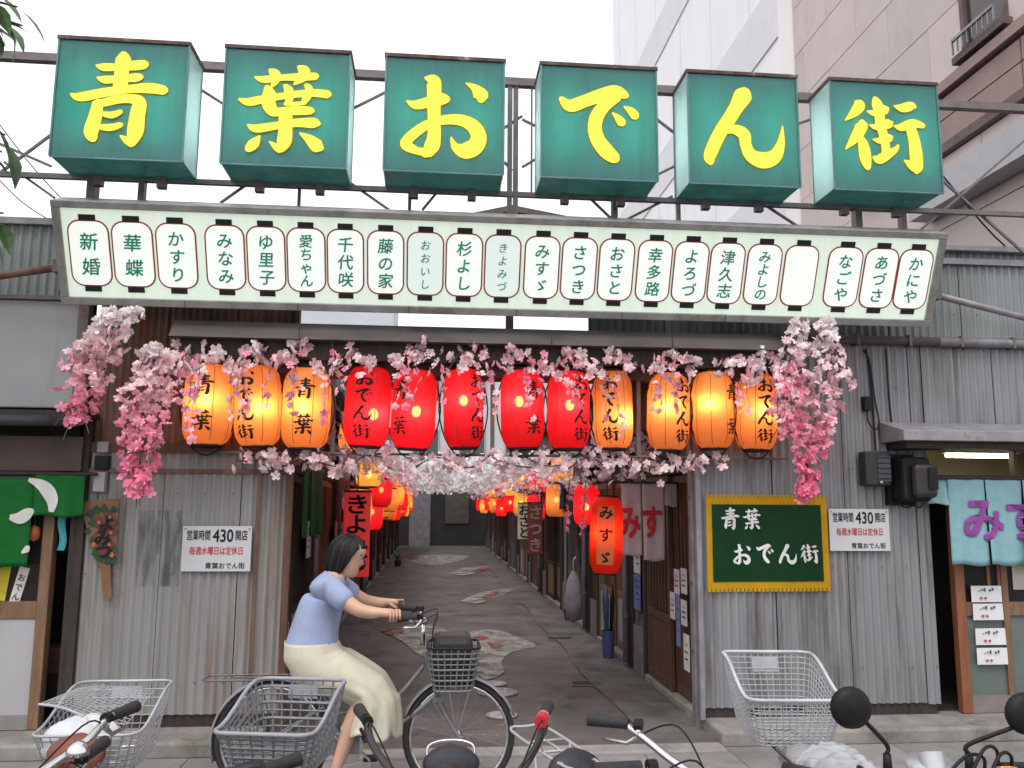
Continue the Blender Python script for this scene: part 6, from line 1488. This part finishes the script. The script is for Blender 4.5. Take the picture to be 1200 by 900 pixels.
# skirt: one loft from the waist along the thighs, over the knees and down to the hem
sec = [((PX - .02, .865), (0, -1), .15, .165), ((PX - .005, .80), (.15, -1), .165, .185), ((PX + .04, .735), (.5, -.85), .165, .20), ((PX + .13, .69), (.8, -.55), .145, .205), ((PX + .23, .655), (.85, -.5), .125, .20), ((PX + .315, .605), (.65, -.75), .125, .20),
       ((PX + .355, .53), (.25, -1), .135, .205), ((PX + .35, .45), (-.1, -1), .15, .215), ((PX + .335, .37), (-.12, -1), .165, .225)]
def skp(u, v):
    a = 2 * math.pi * u; i = min(int(v * (len(sec) - 1)), len(sec) - 2); f_ = v * (len(sec) - 1) - i
    (c0_, d0_, h0, w0), (c1_, d1_, h1, w1) = sec[i], sec[i + 1]; f_ = f_ if True else f_
    c = V((c0_[0] + (c1_[0] - c0_[0]) * f_, 0, c0_[1] + (c1_[1] - c0_[1]) * f_)); d = V((d0_[0] + (d1_[0] - d0_[0]) * f_, 0, d0_[1] + (d1_[1] - d0_[1]) * f_)).normalized()
    nn = V((-d.z, 0, d.x)); h = h0 + (h1 - h0) * f_; w_ = w0 + (w1 - w0) * f_
    k = max(0, v - .35); fold = 1 + k * (.10 * math.sin(7 * a + 2 * v) + .07 * math.sin(12 * a - 5 * v)) + .012 * math.sin(5 * a + 14 * v)
    ca, sa = math.cos(a), math.sin(a)
    dip = .035 * max(0, ca) * (1 - min(1, abs(sa) * 2.5)) * min(1, v * 3) * (1 if v < .75 else 0)        # hollow between the thighs
    return c + nn * (h * ca * fold - dip) + V((0, w_ * sa * fold, 0)) + V((0, 0, (.02 * math.sin(6 * a) if v > .95 else 0)))
sk = MB().grid(skp, 64, 40).build('skirt', skirt_m, pe, smooth=True); sk.modifiers.new('thickness', 'SOLIDIFY').thickness = -.004
for s_, an in ((1, (PX + .24, .11, .38)), (-1, (PX + .16, -.11, .20))):
    MB().ball((an[0] + .04, an[1], an[2] - .075), .05, 12, (2.2, .85, .75)).build('shoe', shoe_m, pe, smooth=True)

# ---------------------------------------------------------------- tree at the top left, wires
tr = thing('street_tree', 'leafy tree reaching in at the upper left edge', 'tree', (-4.6, 5.2, 0))
barkm = mat('bark', (.09, .07, .055), .9, 0, 8, .35, .5, 40)
MB().tube(smooth_path([(-4.6, 5.2, 0), (-4.62, 5.22, 1.5), (-4.55, 5.2, 3.0), (-4.5, 5.25, 4.5), (-4.4, 5.2, 6.0)], 5), [.16] * 4 + [.14] * 5 + [.11] * 5 + [.08] * 4 + [.05] * 3, 12).build('trunk', barkm, tr, True, smooth=True)
leafm = [mat('leaf_%d' % i, c, .5, 0, 15, .25) for i, c in enumerate([(.05, .11, .035), (.07, .13, .05), (.035, .08, .03)])]
def leaf_mesh(m, L=.22, w=.045):
    mb = MB(); mb.keep = True; vs_ = []
    for k, (s_, ww) in enumerate(((0, .05), (.2, .7), (.45, 1), (.75, .6), (1, .02))): z = -.06 * s_ * s_ * L * 4; vs_ += [(L * s_, -w * ww, z + .01 * ww), (L * s_, 0, z), (L * s_, w * ww, z + .01 * ww)]
    mb.add(vs_, [(3 * k + j, 3 * k + j + 1, 3 * k + j + 4, 3 * k + j + 3) for k in range(4) for j in range(2)]); return mb.mesh('leaf', m)
lms = [leaf_mesh(leafm[i], .20 + .03 * i) for i in range(3)]
def limb(a, tips):
    for tp in tips:
        m_ = (V(a) + V(tp)) / 2 + V((0, 0, .15)); pts = smooth_path([a, m_, tp], 6); MB().tube(pts, [.03 - .024 * k / (len(pts) - 1) for k in range(len(pts))], 7).build('branch', barkm, tr, True, smooth=True)
        for k in range(26):
            s_ = random.uniform(.35, 1); p = pts[int(s_ * (len(pts) - 1))] + V((random.gauss(0, .07), random.gauss(0, .1), random.gauss(0, .07)))
            inst('leaf', random.choice(lms), tr, T(*(p - V((-4.6, 5.2, 0)))) @ RZ(random.uniform(-1.2, 1.2)) @ RY(random.uniform(.2, 1.3)) @ RX(random.uniform(-.6, .6)))
Y_ = 5.2
limb((-4.45, 5.25, 4.8), [P(20, 8, Y_), P(14, 26, Y_), P(26, 30, Y_), (-4.1, 4.8, 5.6), (-5.2, 5.4, 5.5)])
limb((-4.5, 5.2, 4.2), [P(6, 158, Y_), P(2, 178, Y_), (-5.2, 5.1, 4.6)])
limb((-4.55, 5.2, 3.4), [P(4, 250, Y_), P(2, 264, Y_), (-5.3, 5.4, 3.9)])
for lab, a, b_ in (('upper thin overhead wire at the left behind the sign frame', P(-20, 120, 12), P(110, 270, 12)), ('lower thin overhead wire at the left behind the sign frame', P(-20, 190, 12), P(70, 265, 12)), ('thin wire sagging behind the right sign boxes', P(1100, 200, 7.0), P(1230, 330, 7.0))):
    t = thing('overhead_wire', lab, 'wire', a); m_ = (a + b_) / 2 + V((0, 0, -.1)); MB().tube(smooth_path([a, m_, b_], 5), .008, 5).build('wire', blackm, t, True)

for o in ROOTS:
    if '_m' in o: del o['_m']
